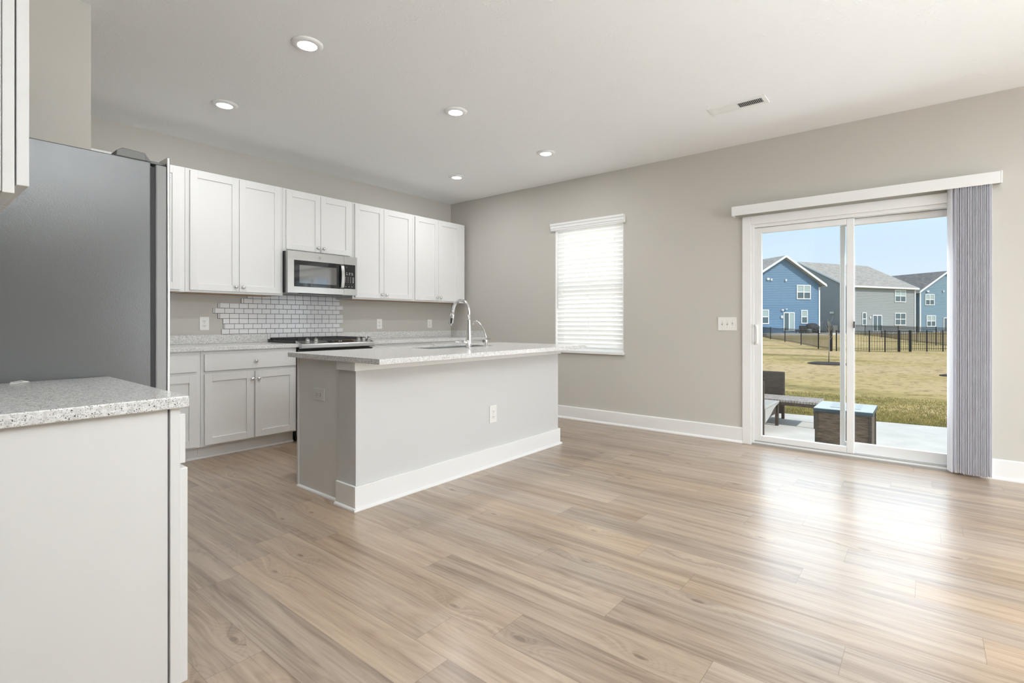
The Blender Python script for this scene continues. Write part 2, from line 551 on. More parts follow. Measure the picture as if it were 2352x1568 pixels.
def glass_mat():
    m = bpy.data.materials.new('clear_pane')
    m.use_nodes = True
    nt = m.node_tree
    nt.nodes.clear()
    out = N(nt, 'ShaderNodeOutputMaterial')
    tr = N(nt, 'ShaderNodeBsdfTransparent')
    tr.inputs[0].default_value = (0.975, 0.985, 0.985, 1)
    gl = N(nt, 'ShaderNodeBsdfGlossy')
    gl.inputs['Roughness'].default_value = 0.01
    fr = N(nt, 'ShaderNodeFresnel')
    geo = N(nt, 'ShaderNodeNewGeometry')
    ior = math_node(nt, 'SUBTRACT', 1.45, math_node(nt, 'MULTIPLY', geo.outputs['Backfacing'], 1.45 - 1 / 1.45))   # same reflectance on both faces of the pane
    nt.links.new(ior, fr.inputs['IOR'])
    mx = N(nt, 'ShaderNodeMixShader')
    nt.links.new(fr.outputs[0], mx.inputs[0])
    nt.links.new(tr.outputs[0], mx.inputs[1])
    nt.links.new(gl.outputs[0], mx.inputs[2])
    nt.links.new(mx.outputs[0], out.inputs[0])
    return m


MAT['glass'] = glass_mat()


def blind_mat(name, c1, c2, f):
    m = bpy.data.materials.new(name)
    m.use_nodes = True
    nt = m.node_tree
    b = nt.nodes['Principled BSDF']
    b.inputs['Base Color'].default_value = (*c1, 1)
    b.inputs['Roughness'].default_value = 0.45
    tl = N(nt, 'ShaderNodeBsdfTranslucent')
    tl.inputs[0].default_value = (*c2, 1)
    mx = N(nt, 'ShaderNodeMixShader')
    mx.inputs[0].default_value = f
    out = nt.nodes['Material Output']
    nt.links.new(b.outputs[0], mx.inputs[1])
    nt.links.new(tl.outputs[0], mx.inputs[2])
    nt.links.new(mx.outputs[0], out.inputs[0])
    return m


MAT['blind'] = blind_mat('white_blind_slat', (0.93, 0.93, 0.92), (0.95, 0.95, 0.93), 0.33)
MAT['vane'] = blind_mat('grey_white_vane', (0.92, 0.92, 0.945), (0.90, 0.90, 0.94), 0.35)


def emit_mat(name, col, s):
    m, nt, b = new_mat(name)
    b.inputs['Base Color'].default_value = (*col, 1)
    b.inputs['Emission Color'].default_value = (*col, 1)
    b.inputs['Emission Strength'].default_value = s
    return m


MAT['lens'] = emit_mat('lit_lens', (1.0, 0.98, 0.95), 6.0)
MAT['display'] = emit_mat('display_digits', (0.9, 0.95, 1.0), 1.0)


# ---------------------------------------------------------------- mesh helpers
class B:
    """collects shapes into one mesh, world coordinates"""

    def __init__(self):
        self.bm = bmesh.new()

    def poly(self, pts):
        vs = [self.bm.verts.new(p) for p in pts]
        return self.bm.faces.new(vs)

    def box(self, x0, x1, y0, y1, z0, z1):
        x0, x1 = sorted((x0, x1)); y0, y1 = sorted((y0, y1)); z0, z1 = sorted((z0, z1))
        return self.hexa([(x0, y0, z0), (x1, y0, z0), (x1, y1, z0), (x0, y1, z0)],
                         [(x0, y0, z1), (x1, y0, z1), (x1, y1, z1), (x0, y1, z1)])

    def hexa(self, lo, hi):
        a = [self.bm.verts.new(p) for p in lo]
        b = [self.bm.verts.new(p) for p in hi]
        n = len(a)
        self.bm.faces.new(a[::-1])
        self.bm.faces.new(b)
        for i in range(n):
            j = (i + 1) % n
            self.bm.faces.new((a[i], a[j], b[j], b[i]))
        return self

    def prism(self, prof, a, b, axis):
        """profile (2-D points) swept along axis from a to b"""
        def P(p, t):
            if axis == 'x': return (t, p[0], p[1])
            if axis == 'y': return (p[0], t, p[1])
            return (p[0], p[1], t)
        return self.hexa([P(p, a) for p in prof], [P(p, b) for p in prof])

    def tube(self, pts, rad, seg=12, caps=True):
        pts = [Vector(p) for p in pts]
        rads = rad if isinstance(rad, (list, tuple)) else [rad] * len(pts)
        rings = []
        up = None
        for i, p in enumerate(pts):
            d = (pts[min(i + 1, len(pts) - 1)] - pts[max(i - 1, 0)])
            d.normalize()
            if up is None:
                up = Vector((0, 0, 1)) if abs(d.z) < 0.9 else Vector((1, 0, 0))
            s = d.cross(up)
            if s.length < 1e-6:
                s = d.cross(Vector((0, 1, 0)))
            s.normalize()
            up = s.cross(d).normalized()
            ring = []
            for k in range(seg):
                a = 2 * math.pi * k / seg
                ring.append(self.bm.verts.new(p + (s * math.cos(a) + up * math.sin(a)) * rads[i]))
            rings.append(ring)
        for r0, r1 in zip(rings, rings[1:]):
            for k in range(seg):
                f = self.bm.faces.new((r0[k], r0[(k + 1) % seg], r1[(k + 1) % seg], r1[k]))
                f.smooth = True
        if caps:
            self.bm.faces.new(rings[0][::-1])
            self.bm.faces.new(rings[-1])
        return self

    def lathe(self, c, prof, axis='z', seg=24):
        """prof: (radius, offset along axis)"""
        c = Vector(c)
        pts, rads = [], []
        ax = {'x': Vector((1, 0, 0)), 'y': Vector((0, 1, 0)), 'z': Vector((0, 0, 1)), '-x': Vector((-1, 0, 0)), '-y': Vector((0, -1, 0)), '-z': Vector((0, 0, -1))}[axis]
        u = ax.orthogonal().normalized()
        w = ax.cross(u)
        rings = []
        for r, o in prof:
            rings.append([self.bm.verts.new(c + ax * o + (u * math.cos(2 * math.pi * k / seg) + w * math.sin(2 * math.pi * k / seg)) * max(r, 1e-5)) for k in range(seg)])
        for r0, r1 in zip(rings, rings[1:]):
            for k in range(seg):
                f = self.bm.faces.new((r0[k], r0[(k + 1) % seg], r1[(k + 1) % seg], r1[k]))
                f.smooth = True
        self.bm.faces.new(rings[0][::-1])
        self.bm.faces.new(rings[-1])
        return self

    def build(self, name, mat, parent=None, origin=None, bevel=0.0, seg=2, smooth=False):
        bmesh.ops.recalc_face_normals(self.bm, faces=self.bm.faces[:])
        o_at = Vector(origin) if origin is not None else Vector((0, 0, 0))
        if parent is not None:
            p = parent
            while p is not None:
                o_at = o_at + p.location
                p = p.parent
            o_rel = Vector((0, 0, 0))
            if origin is not None:
                o_at = o_at - Vector(origin)
        else:
            o_rel = o_at.copy()
        bmesh.ops.translate(self.bm, verts=self.bm.verts[:], vec=-o_at)
        me = bpy.data.meshes.new(name)
        self.bm.to_mesh(me)
        self.bm.free()
        o = bpy.data.objects.new(name, me)
        o.data.materials.append(MAT[mat] if isinstance(mat, str) else mat)
        o.location = o_rel
        if parent is not None:
            o.parent = parent
        C.objects.link(o)
        if smooth:
            for f in me.polygons:
                f.use_smooth = True
        if bevel:
            md = o.modifiers.new('bevel', 'BEVEL')
            md.width = bevel
            md.segments = seg
            md.limit_method = 'ANGLE'
            md.angle_limit = math.radians(40)
        return o


def tag(o, label=None, cat=None, group=None, kind=None):
    if label: o['label'] = label
    if cat: o['category'] = cat
    if group: o['group'] = group
    if kind: o['kind'] = kind
    return o


def thing(name, label, cat, loc, group=None):
    o = bpy.data.objects.new(name, None)
    o.empty_display_size = 0.05
    o.location = loc
    C.objects.link(o)
    return tag(o, label, cat, group)


def dup(root, loc, label, group=None):
    r = root.copy(); C.objects.link(r); r.location = loc
    r['label'] = label
    if group: r['group'] = group
    for ch in list(root.children):
        c = ch.copy(); C.objects.link(c); c.parent = r
        for g in list(ch.children):
            d = g.copy(); C.objects.link(d); d.parent = c
    return r


# ================================================================ SETTING
H = 2.74
tag(B().box(-8.6, 0.0, -9.6, 0.0, -0.12, 0.0).build('floor', 'floor'), 'light oak vinyl plank floor', None, kind='structure')
tag(B().box(-8.8, 0.17, -9.8, 0.17, H, H + 0.16).build('ceiling', 'ceiling'), 'white textured ceiling', None, kind='structure')
tag(B().box(-8.77, 0.17, 0.0, 0.17, -0.12, H).build('wall_back', 'wall'), 'greige wall behind the cabinets', None, kind='structure')

WY0, WY1, WZ0, WZ1 = -2.625, -1.750, 0.785, 2.19        # window opening
DY0, DY1, DZ1 = -5.36, -3.895, 2.0                       # sliding door opening
b = B()
b.box(0, 0.17, WY1, 0.0, -0.12, H)
b.box(0, 0.17, WY0, WY1, -0.12, WZ0)
b.box(0, 0.17, WY0, WY1, WZ1, H)
b.box(0, 0.17, DY1, WY0, -0.12, H)
b.box(0, 0.17, DY0, DY1, DZ1, H)
b.box(0, 0.17, DY0, DY1, -0.12, -0.002)
b.box(0, 0.17, -9.6, DY0, -0.12, H)
tag(b.build('wall_right', 'wall'), 'greige wall with window and patio door', None, kind='structure')
# rear and far-left sides of the open-plan room, with window openings
b = B()
b.box(-8.77, -3.4, -9.77, -9.6, -0.12, H); b.box(-1.0, 0.17, -9.77, -9.6, -0.12, H)
b.box(-3.4, -1.0, -9.77, -9.6, -0.12, 0.25); b.box(-3.4, -1.0, -9.77, -9.6, 2.4, H)
tag(b.build('wall_front', 'wall'), 'greige wall of the living area', None, kind='structure')
tag(B().box(-8.77, -8.6, -9.6, 0, -0.12, H).build('wall_far_left', 'wall'), 'greige far wall of the hall', None, kind='structure')
tag(B().box(-8.6, -3.42, -6.20, -6.06, 0.0, 1.9).build('light_block_wall', 'wall'), 'greige wall added behind the camera to block rear light', None, kind='structure')  # unseen wall, added to keep rear light off the left cabinet panel
tag(B().box(-5.22, -5.10, -3.60, 0.0, 0.0, H).build('wall_left', 'wall'), 'greige wall behind the fridge run', None, kind='structure')
tag(B().box(-5.10, -4.30, -1.80, -1.68, 0.0, H).build('wall_partition', 'wall'), 'greige wall end beside the fridge', None, kind='structure')

# baseboards (right wall)
def base_profile():
    return [(0.0, 0.0), (-0.030, 0.0), (-0.030, 0.008), (-0.024, 0.018), (-0.016, 0.022), (-0.016, 0.135), (-0.012, 0.142), (0.0, 0.142)]
b = B()
b.prism([(x, z) for x, z in base_profile()], -3.823, -0.645, 'y')
b.prism([(x, z) for x, z in base_profile()], -9.6, -5.43, 'y')
tag(b.build('baseboard_right', 'trim'), 'white baseboard with shoe moulding', None, kind='structure')

# ---------------------------------------------------------------- sliding door
b = B()
b.box(-0.018, 0.0, -3.898, -3.823, 0.0, 2.066)
b.box(-0.018, 0.0, -5.43, -5.355, 0.0, 2.066)
b.box(-0.018, 0.0, -5.355, -3.898, 1.990, 2.066)
tag(b.build('trim_1', 'trim', bevel=0.003), 'white casing around the sliding door', None, kind='structure')

door = thing('door_1', 'white sliding glass patio door', 'door', (0.06, -4.63, 0.0))
door['kind'] = 'structure'
del door['category']
b = B()
b.box(0.0, 0.15, -3.920, -3.896, 0.0, 1.995)
b.box(0.0, 0.15, -5.358, -5.330, 0.0, 1.995)
b.box(0.0, 0.15, -5.330, -3.920, 1.962, 1.995)
b.box(0.006, 0.15, -5.330, -3.920, 0.0, 0.028)
b.build('door_frame', 'vinyl', door, bevel=0.003)
b = B()
b.box(-0.004, 0.005, -5.335, -3.905, 0.0, 0.016)
b.box(0.012, 0.016, -5.330, -3.920, 0.028, 0.038)
b.box(0.100, 0.104, -5.330, -3.920, 0.028, 0.038)
b.build('track', 'track', door)


def sash(xa, xb, ya, yb, sw, st_l, st_r, rail_b, rail_t, name):
    b = B()
    z0, z1 = 0.030, 1.960
    b.box(xa, xb, yb - st_l, yb, z0, z1)
    b.box(xa, xb, ya, ya + st_r, z0, z1)
    b.box(xa, xb, ya + st_r, yb - st_l, z0, z0 + rail_b)
    b.box(xa, xb, ya + st_r, yb - st_l, z1 - rail_t, z1)
    s = b.build(name, 'vinyl', door, bevel=0.004)
    xm = (xa + xb) / 2
    B().box(xm - 0.003, xm + 0.003, ya + st_r - 0.004, yb - st_l + 0.004, z0 + rail_b - 0.004, z1 - rail_t + 0.004).build('pane', 'glass', s)
    return s


sl = sash(0.020, 0.058, -4.674, -3.920, 0.05, 0.058, 0.052, 0.055, 0.050, 'sliding_sash')
fx = sash(0.074, 0.112, -5.330, -4.570, 0.05, 0.036, 0.062, 0.085, 0.052, 'fixed_sash')
b = B()
b.tube([(0.020, -3.935, 1.075), (-0.012, -3.937, 1.078), (-0.026, -3.945, 1.072), (-0.034, -3.952, 1.050), (-0.034, -3.952, 0.945), (-0.026, -3.945, 0.922), (-0.012, -3.937, 0.916), (0.020, -3.935, 0.919)], 0.008, 10)
b.box(0.012, 0.021, -3.952, -3.926, 0.905, 1.09)
b.build('door_handle', 'plastic', sl, bevel=0.002)
B().box(0.006, 0.021, -4.679, -4.672, 1.06, 1.115).build('latch', 'slot', sl)

# ---------------------------------------------------------------- window in right wall
win = thing('window_1', 'white vinyl window behind the closed blind', 'window', (0.1, -2.19, WZ0))
win['kind'] = 'structure'
del win['category']
b = B()
for y0, y1, z0, z1 in ((WY0, WY0 + 0.045, WZ0, WZ1), (WY1 - 0.045, WY1, WZ0, WZ1), (WY0 + 0.045, WY1 - 0.045, WZ0, WZ0 + 0.05), (WY0 + 0.045, WY1 - 0.045, WZ1 - 0.05, WZ1), (WY0 + 0.045, WY1 - 0.045, 1.46, 1.51)):
    b.box(0.095, 0.15, y0, y1, z0, z1)
wf = b.build('window_frame', 'vinyl', win, bevel=0.003)
B().box(0.12, 0.126, WY0 + 0.045, WY1 - 0.045, WZ0 + 0.05, WZ1 - 0.05).build('pane', 'glass', wf)
b = B()
b.box(-0.030, 0.095, WY0 - 0.012, WY1 + 0.012, WZ0 - 0.03, WZ0 + 0.002)
b.build('window_sill', 'trim', win, bevel=0.004)
b = B()
b.box(0.0, 0.095, WY1, WY1 - 0.008, WZ0, WZ1); b.box(0.0, 0.095, WY0, WY0 + 0.008, WZ0, WZ1); b.box(0, 0.095, WY0, WY1, WZ1 - 0.008, WZ1)
b.build('window_jamb', 'trim', win)

bl = thing('window_blind', 'white horizontal slat blind closed over the window behind the island', 'blind', (-0.02, -2.19, 2.25))
b = B()
b.prism([(0.0, 2.168), (-0.030, 2.168), (-0.036, 2.176), (-0.036, 2.190), (-0.042, 2.196), (-0.042, 2.222), (-0.050, 2.230), (-0.050, 2.252), (0.0, 2.252)], -2.648, -1.706, 'y')
b.build('valance', 'vinyl', bl, bevel=0.002)
b = B()
n = 27
for i in range(n):
    zc = 2.150 - i * 0.0502
    tilt = math.radians(65)
    hw = 0.0280
    dx, dz = hw * math.cos(tilt), hw * math.sin(tilt)
    pr = []
    for t in (-1, -0.33, 0.33, 1):
        pr.append((0.030 + t * dx - 0.003 * (1 - t * t), zc - t * dz))
    top = [(x + 0.0026, z + 0.0012) for x, z in pr]
    b.prism(pr + top[::-1], WY0 + 0.012, WY1 - 0.012, 'y')
b.build('slat_panel', 'blind', bl)
b = B()
for y in (-1.86, -2.19, -2.51):
    b.box(0.012, 0.0135, y - 0.0012, y + 0.0012, 0.83, 2.16)
b.build('ladder_cord', 'blind', bl)
B().box(0.004, 0.050, WY0 + 0.012, WY1 - 0.012, 0.806, 0.828).build('bottom_rail', 'vinyl', bl, bevel=0.004)
b = B()
b.tube([(-0.004, -1.785, 2.165), (-0.006, -1.785, 2.0), (-0.004, -1.785, 1.27)], 0.004, 8)
b.build('tilt_wand', 'plastic', bl)

# ---------------------------------------------------------------- vertical blind on the door
vb = thing('vertical_blind', 'stack of grey white vertical vanes hanging under the door valance', 'blind', (-0.05, -5.4, 2.15))
b = B()
b.box(-0.105, -0.100, -5.530, -3.752, 2.072, 2.155)
b.box(-0.105, 0.0, -3.757, -3.752, 2.072, 2.155)
b.box(-0.098, -0.01, -5.520, -3.757, 2.118, 2.150)
b.build('valance', 'vinyl', vb, bevel=0.002)
B().prism([(-0.105, 2.155), (-0.094, 2.160), (-0.010, 2.150), (0.0, 2.095), (-0.010, 2.078), (-0.100, 2.072)], -5.541, -5.531, 'y').build('valance_end_cap', 'vinyl', vb, bevel=0.002)
rv = random.Random(5)
nv = 21
for i in range(nv):
    y = -5.264 - (0.0 if i == 0 else 0.012 + i * 0.0102)
    ang = math.radians(18 if i == 0 else 9.0 + 3.0 * math.sin(i * 1.7) * (1 if i < 12 else 0.4))
    bb = B()
    prof = []
    for t in (-1, -0.5, 0, 0.5, 1):
        lx = t * 0.044
        ly = 0.0052 * (1 - t * t)
        prof.append((lx, ly))
    prof = prof + [(x, yy - 0.0012) for x, yy in prof[::-1]]
    ca, sa = math.cos(ang), math.sin(ang)
    pts = [(-0.054 + x * ca - yy * sa, y + x * sa + yy * ca) for x, yy in prof]
    zb = 0.018 + rv.uniform(0, 0.006)
    bb.prism(pts, zb, 2.085, 'z')
    bb.build('vane', 'vane', vb)

# ================================================================ WALL PLATES
def outlet_plate(name, label, cat, c, normal, w, h, style, group=None, mat='plastic'):
    """c centre on wall; normal '-y' or '-x'; style duplex / duplex_flat / switch"""
    t = thing(name, label, cat, c, group)

    def bx(b, u0, u1, d0, d1, z0, z1):
        if normal == '-y':
            b.box(c[0] + u0, c[0] + u1, c[1] - d1, c[1] - d0, c[2] + z0, c[2] + z1)
        else:
            b.box(c[0] - d1, c[0] - d0, c[1] - u1, c[1] - u0, c[2] + z0, c[2] + z1)
    b = B(); bx(b, -w / 2, w / 2, 0, 0.006, -h / 2, h / 2)
    b.build('cover_plate', mat, t, bevel=0.003)
    if style == 'duplex':
        horizontal = w > h
        for s in (-1, 1):
            du, dz = (s * 0.021, 0) if horizontal else (0, s * 0.021)
            b = B(); bx(b, du - 0.0145, du + 0.0145, 0.006, 0.0085, dz - 0.0145, dz + 0.0145)
            r = b.build('receptacle', mat, t, bevel=0.004)
            b = B()
            if horizontal:
                bx(b, du - 0.005, du + 0.006, 0.0085, 0.0090, dz + 0.005, dz + 0.0075)
                bx(b, du - 0.005, du + 0.005, 0.0085, 0.0090, dz - 0.0075, dz - 0.005)
                bx(b, du + 0.0085, du + 0.0125, 0.0085, 0.0090, dz - 0.002, dz + 0.002)
            else:
                bx(b, du - 0.0075, du - 0.005, 0.0085, 0.0090, dz - 0.004, dz + 0.006)
                bx(b, du + 0.005, du + 0.0075, 0.0085, 0.0090, dz - 0.004, dz + 0.006)
                bx(b, du - 0.002, du + 0.002, 0.0085, 0.0090, dz - 0.0115, dz - 0.0075)
            b.build('slot', 'slot', r)
        b = B(); bx(b, -0.002, 0.002, 0.006, 0.0072, -0.002, 0.002)
        b.build('screw', 'greyslot', t)
    else:
        for k in (-1, 0, 1):
            du = k * 0.046
            b = B(); bx(b, du - 0.0055, du + 0.0055, 0.006, 0.0065, -0.013, 0.013)
            b.build('toggle_slot', 'greyslot', t)
            b = B(); bx(b, du - 0.004, du + 0.004, 0.0065, 0.014, 0.0 if k < 1 else -0.010, 0.010 if k < 1 else 0.0)
            b.build('toggle', mat, t, bevel=0.0015)
            for s in (-1, 1):
                b = B(); bx(b, du - 0.002, du + 0.002, 0.006, 0.007, s * 0.030 - 0.002, s * 0.030 + 0.002)
                b.build('screw', 'greyslot', t)
    return t


outlet_plate('wall_outlet', 'white duplex outlet on the greige wall left of the tile field', 'outlet', (-3.121, 0.0, 1.096), '-y', 0.080, 0.125, 'duplex')
outlet_plate('wall_outlet', 'white duplex outlet on the back wall right of the tile field', 'outlet', (-1.196, 0.0, 1.086), '-y', 0.078, 0.122, 'duplex')
outlet_plate('wall_outlet', 'white duplex outlet on the back wall nearest the room corner', 'outlet', (-0.392, 0.0, 1.086), '-y', 0.075, 0.112, 'duplex')
outlet_plate('island_outlet', 'white upright duplex outlet on the grey front of the island', 'outlet', (-1.990, -2.52, 0.396), '-y', 0.082, 0.134, 'duplex')
outlet_plate('island_outlet', 'white sideways duplex outlet on the white end panel of the island', 'outlet', (-3.200, -2.098, 0.644), '-x', 0.122, 0.078, 'duplex', mat='cab')
outlet_plate('light_switch', 'triple toggle light switch plate on the wall left of the sliding door', 'switch', (0.0, -3.688, 1.092), '-x', 0.170, 0.124, 'switch')

# ================================================================ CABINETS
def shaker(b, x0, x1, z0, z1, yf, yb, fr=0.057, rec=0.010):
    """shaker front facing -y: yf outer face (smaller y), yb back"""
    b.box(x0, x0 + fr, yf, yb, z0, z1)
    b.box(x1 - fr, x1, yf, yb, z0, z1)
    b.box(x0 + fr, x1 - fr, yf, yb, z0, z0 + fr)
    b.box(x0 + fr, x1 - fr, yf, yb, z1 - fr, z1)
    b.box(x0 + fr - 0.004, x1 - fr + 0.004, yf + rec, yb - 0.001, z0 + fr - 0.004, z1 - fr + 0.004)


def knob_y(parent, x, y, z):
    b = B()
    b.lathe((x, y, z), [(0.0075, 0.0), (0.0055, 0.004), (0.0050, 0.010), (0.0100, 0.014), (0.0142, 0.019), (0.0148, 0.023), (0.0115, 0.0275), (0.004, 0.0295)], '-y', 20)
    return b.build('knob', 'chrome', parent)


def carcass(b, x0, x1, y0, y1, z0, z1):
    b.box(x0, x1, y0, y1, z0, z1)


def upper(label, x0, x1, z0, doors, z1=2.400, depth=0.325, knob_pairs=True):
    t = thing('wall_cabinet', label, 'cabinet', ((x0 + x1) / 2, -0.16, z0))
    b = B(); b.box(x0 + 0.0008, x1 - 0.0008, -depth, -0.001, z0, z1)
    b.build('carcass', 'cab', t, bevel=0.001)
    B().box(x0 + 0.02, x1 - 0.02, -depth + 0.02, -0.01, z0 - 0.0015, z0 - 0.0003).build('underside', 'ply', t)
    for k, (a, c, kside) in enumerate(doors):
        b = B(); shaker(b, a, c, z0 + 0.018, z1 - 0.014, -depth - 0.020, -depth - 0.001)
        d = b.build('door', 'cab', t, bevel=0.0012)
        if kside:
            kx = c - 0.030 if kside == 'r' else a + 0.030
            knob_y(d, kx, -depth - 0.020, z0 + 0.060)
    return t


upper('white wall cabinet farthest left on the back wall, partly hidden by the fridge', -4.30, -3.385, 1.362, [(-4.27, -3.853, None), (-3.849, -3.425, None)])
upper('white double door wall cabinet left of the microwave above the outlet', -3.385, -2.550, 1.362, [(-3.352, -2.961, 'r'), (-2.957, -2.580, 'l')])
upper('short white double door cabinet above the microwave', -2.550, -1.785, 1.795, [(-2.522, -2.166, 'r'), (-2.162, -1.815, 'l')])
upper('white double door wall cabinet just right of the microwave', -1.785, -0.950, 1.358, [(-1.760, -1.386, 'r'), (-1.382, -0.975, 'l')])
upper('white double door wall cabinet at the room corner above the faucet', -0.950, -0.060, 1.358, [(-0.925, -0.552, 'r'), (-0.548, -0.172, 'l')])


def base_cab(label, x0, x1, drawers, doors):
    t = thing('base_cabinet', label, 'cabinet', ((x0 + x1) / 2, -0.3, 0))
    B().box(x0 + 0.0008, x1 - 0.0008, -0.609, -0.001, 0.102, 0.874).build('carcass', 'cab', t, bevel=0.001)
    b = B(); b.box(x0 + 0.0008, x1 - 0.0008, -0.548, -0.02, 0.0, 0.1015)
    b.prism([(-0.548, 0.0), (-0.562, 0.0), (-0.562, 0.006), (-0.556, 0.016), (-0.548, 0.018)], x0, x1, 'x')
    b.build('toe_kick', 'cab', t)
    for a, c, kx in drawers:
        d = B().box(a, c, -0.630, -0.610, 0.712, 0.846).build('drawer', 'cab', t, bevel=0.002)
        if kx: knob_y(d, kx, -0.630, 0.776)
    for a, c, kside in doors:
        b = B(); shaker(b, a, c, 0.116, 0.686, -0.630, -0.610)
        d = b.build('door', 'cab', t, bevel=0.0012)
        if kside: knob_y(d, c - 0.016 if kside == 'r' else a + 0.026, -0.630, 0.622)
    return t


base_cab('white base cabinet beside the fridge with drawer over door, half hidden', -4.28, -3.368, [(-4.25, -3.398, None)], [(-4.25, -3.826, None), (-3.822, -3.398, None)])
base_cab('white base cabinet with wide drawer and two doors left of the range', -3.368, -2.566, [(-3.344, -2.580, -2.944)], [(-3.344, -2.959, 'r'), (-2.945, -2.580, 'l')])
base_cab('white base cabinet right of the range behind the island', -1.768, -0.905, [(-1.74, -0.93, -1.335)], [(-1.74, -1.34, 'r'), (-1.33, -0.93, 'l')])
base_cab('white base cabinet in the room corner behind the faucet', -0.905, -0.002, [(-0.88, -0.03, -0.45)], [(-0.88, -0.46, 'r'), (-0.45, -0.03, 'l')])

# worktops of the back run with their short splash returns
def worktop(label, x0, x1, splash_side=False):
    t = thing('countertop', label, 'countertop', ((x0 + x1) / 2, -0.32, 0.875))
    B().box(x0, x1, -0.645, -0.001, 0.8755, 0.910).build('slab', 'quartz', t, bevel=0.003)
    b = B(); b.box(x0, x1, -0.021, -0.001, 0.9105, 0.992)
    b.build('splash', 'quartz', t, bevel=0.002)
    if splash_side:
        B().box(-0.021, -0.001, -0.640, -0.0215, 0.9105, 0.992).build('side_splash', 'quartz', t, bevel=0.002)
    return t


worktop('speckled quartz countertop with splash left of the range', -4.28, -2.552)
worktop('speckled quartz countertop with splash between range and room corner', -1.774, -0.001, True)

# ---------------------------------------------------------------- tile field
ts = thing('tile_backsplash', 'patch of small white subway tile on the wall behind the range', 'tile', (-2.3, -0.01, 0.93))
TW, TH, G = 0.0865, 0.0490, 0.0040
rows = []
# (z top, left edge, right edge, half offset, z bottom)
zt = 1.3845
left = [-2.74, -2.797, -3.005, -3.048, -3.005, -2.962, -2.958, -2.975, -2.545]
right = [-1.742, -1.740, -1.697, -1.740, -1.697, -1.697, -1.740, -1.697, -1.742]
gb, tb = B(), B()
for r in range(9):
    z1 = zt - r * TH
    z0 = z1 - TH + G
    if r == 8:
        z0 = 0.936
    if r == 7:
        pass
    L, R = left[r], right[r]
    # the field drops below the counter splash only between the counters
    off = 0.0 if r % 2 else TW / 2
    x = R
    first = True
    gb.box(L - 0.001, R + 0.001, -0.0065, -0.001, z0 - G, z1 + 0.0005)
    k = 0
    while x > L + 0.006:
        xn = max(x - (TW - G), L)
        if (x - xn) > 0.006:
            zz0 = z0
            tb.box(xn, x, -0.0105, -0.006, zz0, z1)
        x = xn - G
gr = gb.build('grout_bed', 'grout', ts)
tb.build('tile_field', 'tile', ts, bevel=0.0012)

# ---------------------------------------------------------------- over-the-range microwave
mw = thing('microwave', 'stainless over the range microwave with black glass door', 'microwave', (-2.17, -0.2, 1.385))
MX0, MX1, MZ0, MZ1 = -2.548, -1.787, 1.392, 1.793
B().box(MX0 + 0.002, MX1 - 0.002, -0.375, -0.002, MZ0 + 0.006, MZ1).build('casing', 'black', mw, bevel=0.003)
XS = -1.945      # split between door and control column
b = B()
zd0, zd1 = MZ0 + 0.06, MZ1 - 0.085
xl = MX0 + 0.062
b.box(MX0, xl, -0.418, -0.377, MZ0, MZ1)
b.box(xl, XS, -0.418, -0.377, MZ0, zd0)
b.box(xl, XS, -0.418, -0.377, zd1, MZ1)
md = b.build('door', 'steel', mw)
B().box(xl - 0.001, XS, -0.4165, -0.384, zd0 - 0.001, zd1 + 0.001).build('door_glass', 'blackglass', md)
B().box(xl + 0.055, XS - 0.085, -0.4175, -0.4168, zd0 + 0.035, zd1 - 0.045).build('viewing_window', 'blackglass2', md)
b = B()
hx = XS - 0.028
pts = [(hx, -0.416, zd1 - 0.004), (hx, -0.434, zd1 - 0.014)]
for k in range(9):
    tt = k / 8
    pts.append((hx, -0.440 - 0.012 * math.sin(math.pi * tt), zd1 - 0.02 - (zd1 - zd0 - 0.04) * tt))
pts += [(hx, -0.434, zd0 + 0.014), (hx, -0.416, zd0 + 0.004)]
b2 = []
for i in range(len(pts) - 1):
    (xa, ya, za), (xb2, yb2, zb2) = pts[i], pts[i + 1]
    b.hexa([(hx - 0.017, ya, za), (hx + 0.017, ya, za), (hx + 0.017, ya + 0.008, za), (hx - 0.017, ya + 0.008, za)],
           [(hx - 0.017, yb2, zb2), (hx + 0.017, yb2, zb2), (hx + 0.017, yb2 + 0.008, zb2), (hx - 0.017, yb2 + 0.008, zb2)])
b.build('door_handle', 'steel', md)
b = B()
b.lathe((-2.218, -0.4185, MZ1 - 0.045), [(0.016, 0.0), (0.016, 0.0006)], '-y', 24)
em = b.build('emblem', 'steel_dark', md)
b = B()
for a0 in range(0, 360, 30):
    a = math.radians(a0)
    b.lathe((-2.218 + 0.0118 * math.cos(a), -0.4191, MZ1 - 0.045 + 0.0118 * math.sin(a)), [(0.0022, 0), (0.0022, 0.0005)], '-y', 8)
b.tube([(-2.214 + 0.006 * math.cos(math.radians(q)) - 0.007, -0.4194, MZ1 - 0.045 + 0.007 * math.sin(math.radians(q))) for q in range(40, 330, 29)], 0.0008, 6)
b.tube([(-2.2125, -0.4194, MZ1 - 0.039), (-2.2125, -0.4194, MZ1 - 0.052)], 0.0008, 6)
b.tube([(-2.2125, -0.4194, MZ1 - 0.0455), (-2.2085, -0.4194, MZ1 - 0.0455)], 0.0008, 6)
b.build('emblem_script', 'steel', em)
b = B()
b.box(XS + 0.002, MX1, -0.418, -0.377, MZ0, zd0 + 0.004)
b.box(XS + 0.002, MX1, -0.418, -0.377, zd1 + 0.002, MZ1)
b.box(MX1 - 0.022, MX1, -0.418, -0.377, zd0 + 0.004, zd1 + 0.002)
cp = b.build('control_panel', 'steel', mw)
b = B().box(XS + 0.002, MX1 - 0.022, -0.4165, -0.380, zd0 + 0.003, zd1 + 0.003)
kx0, kx1 = XS + 0.020, MX1 - 0.042
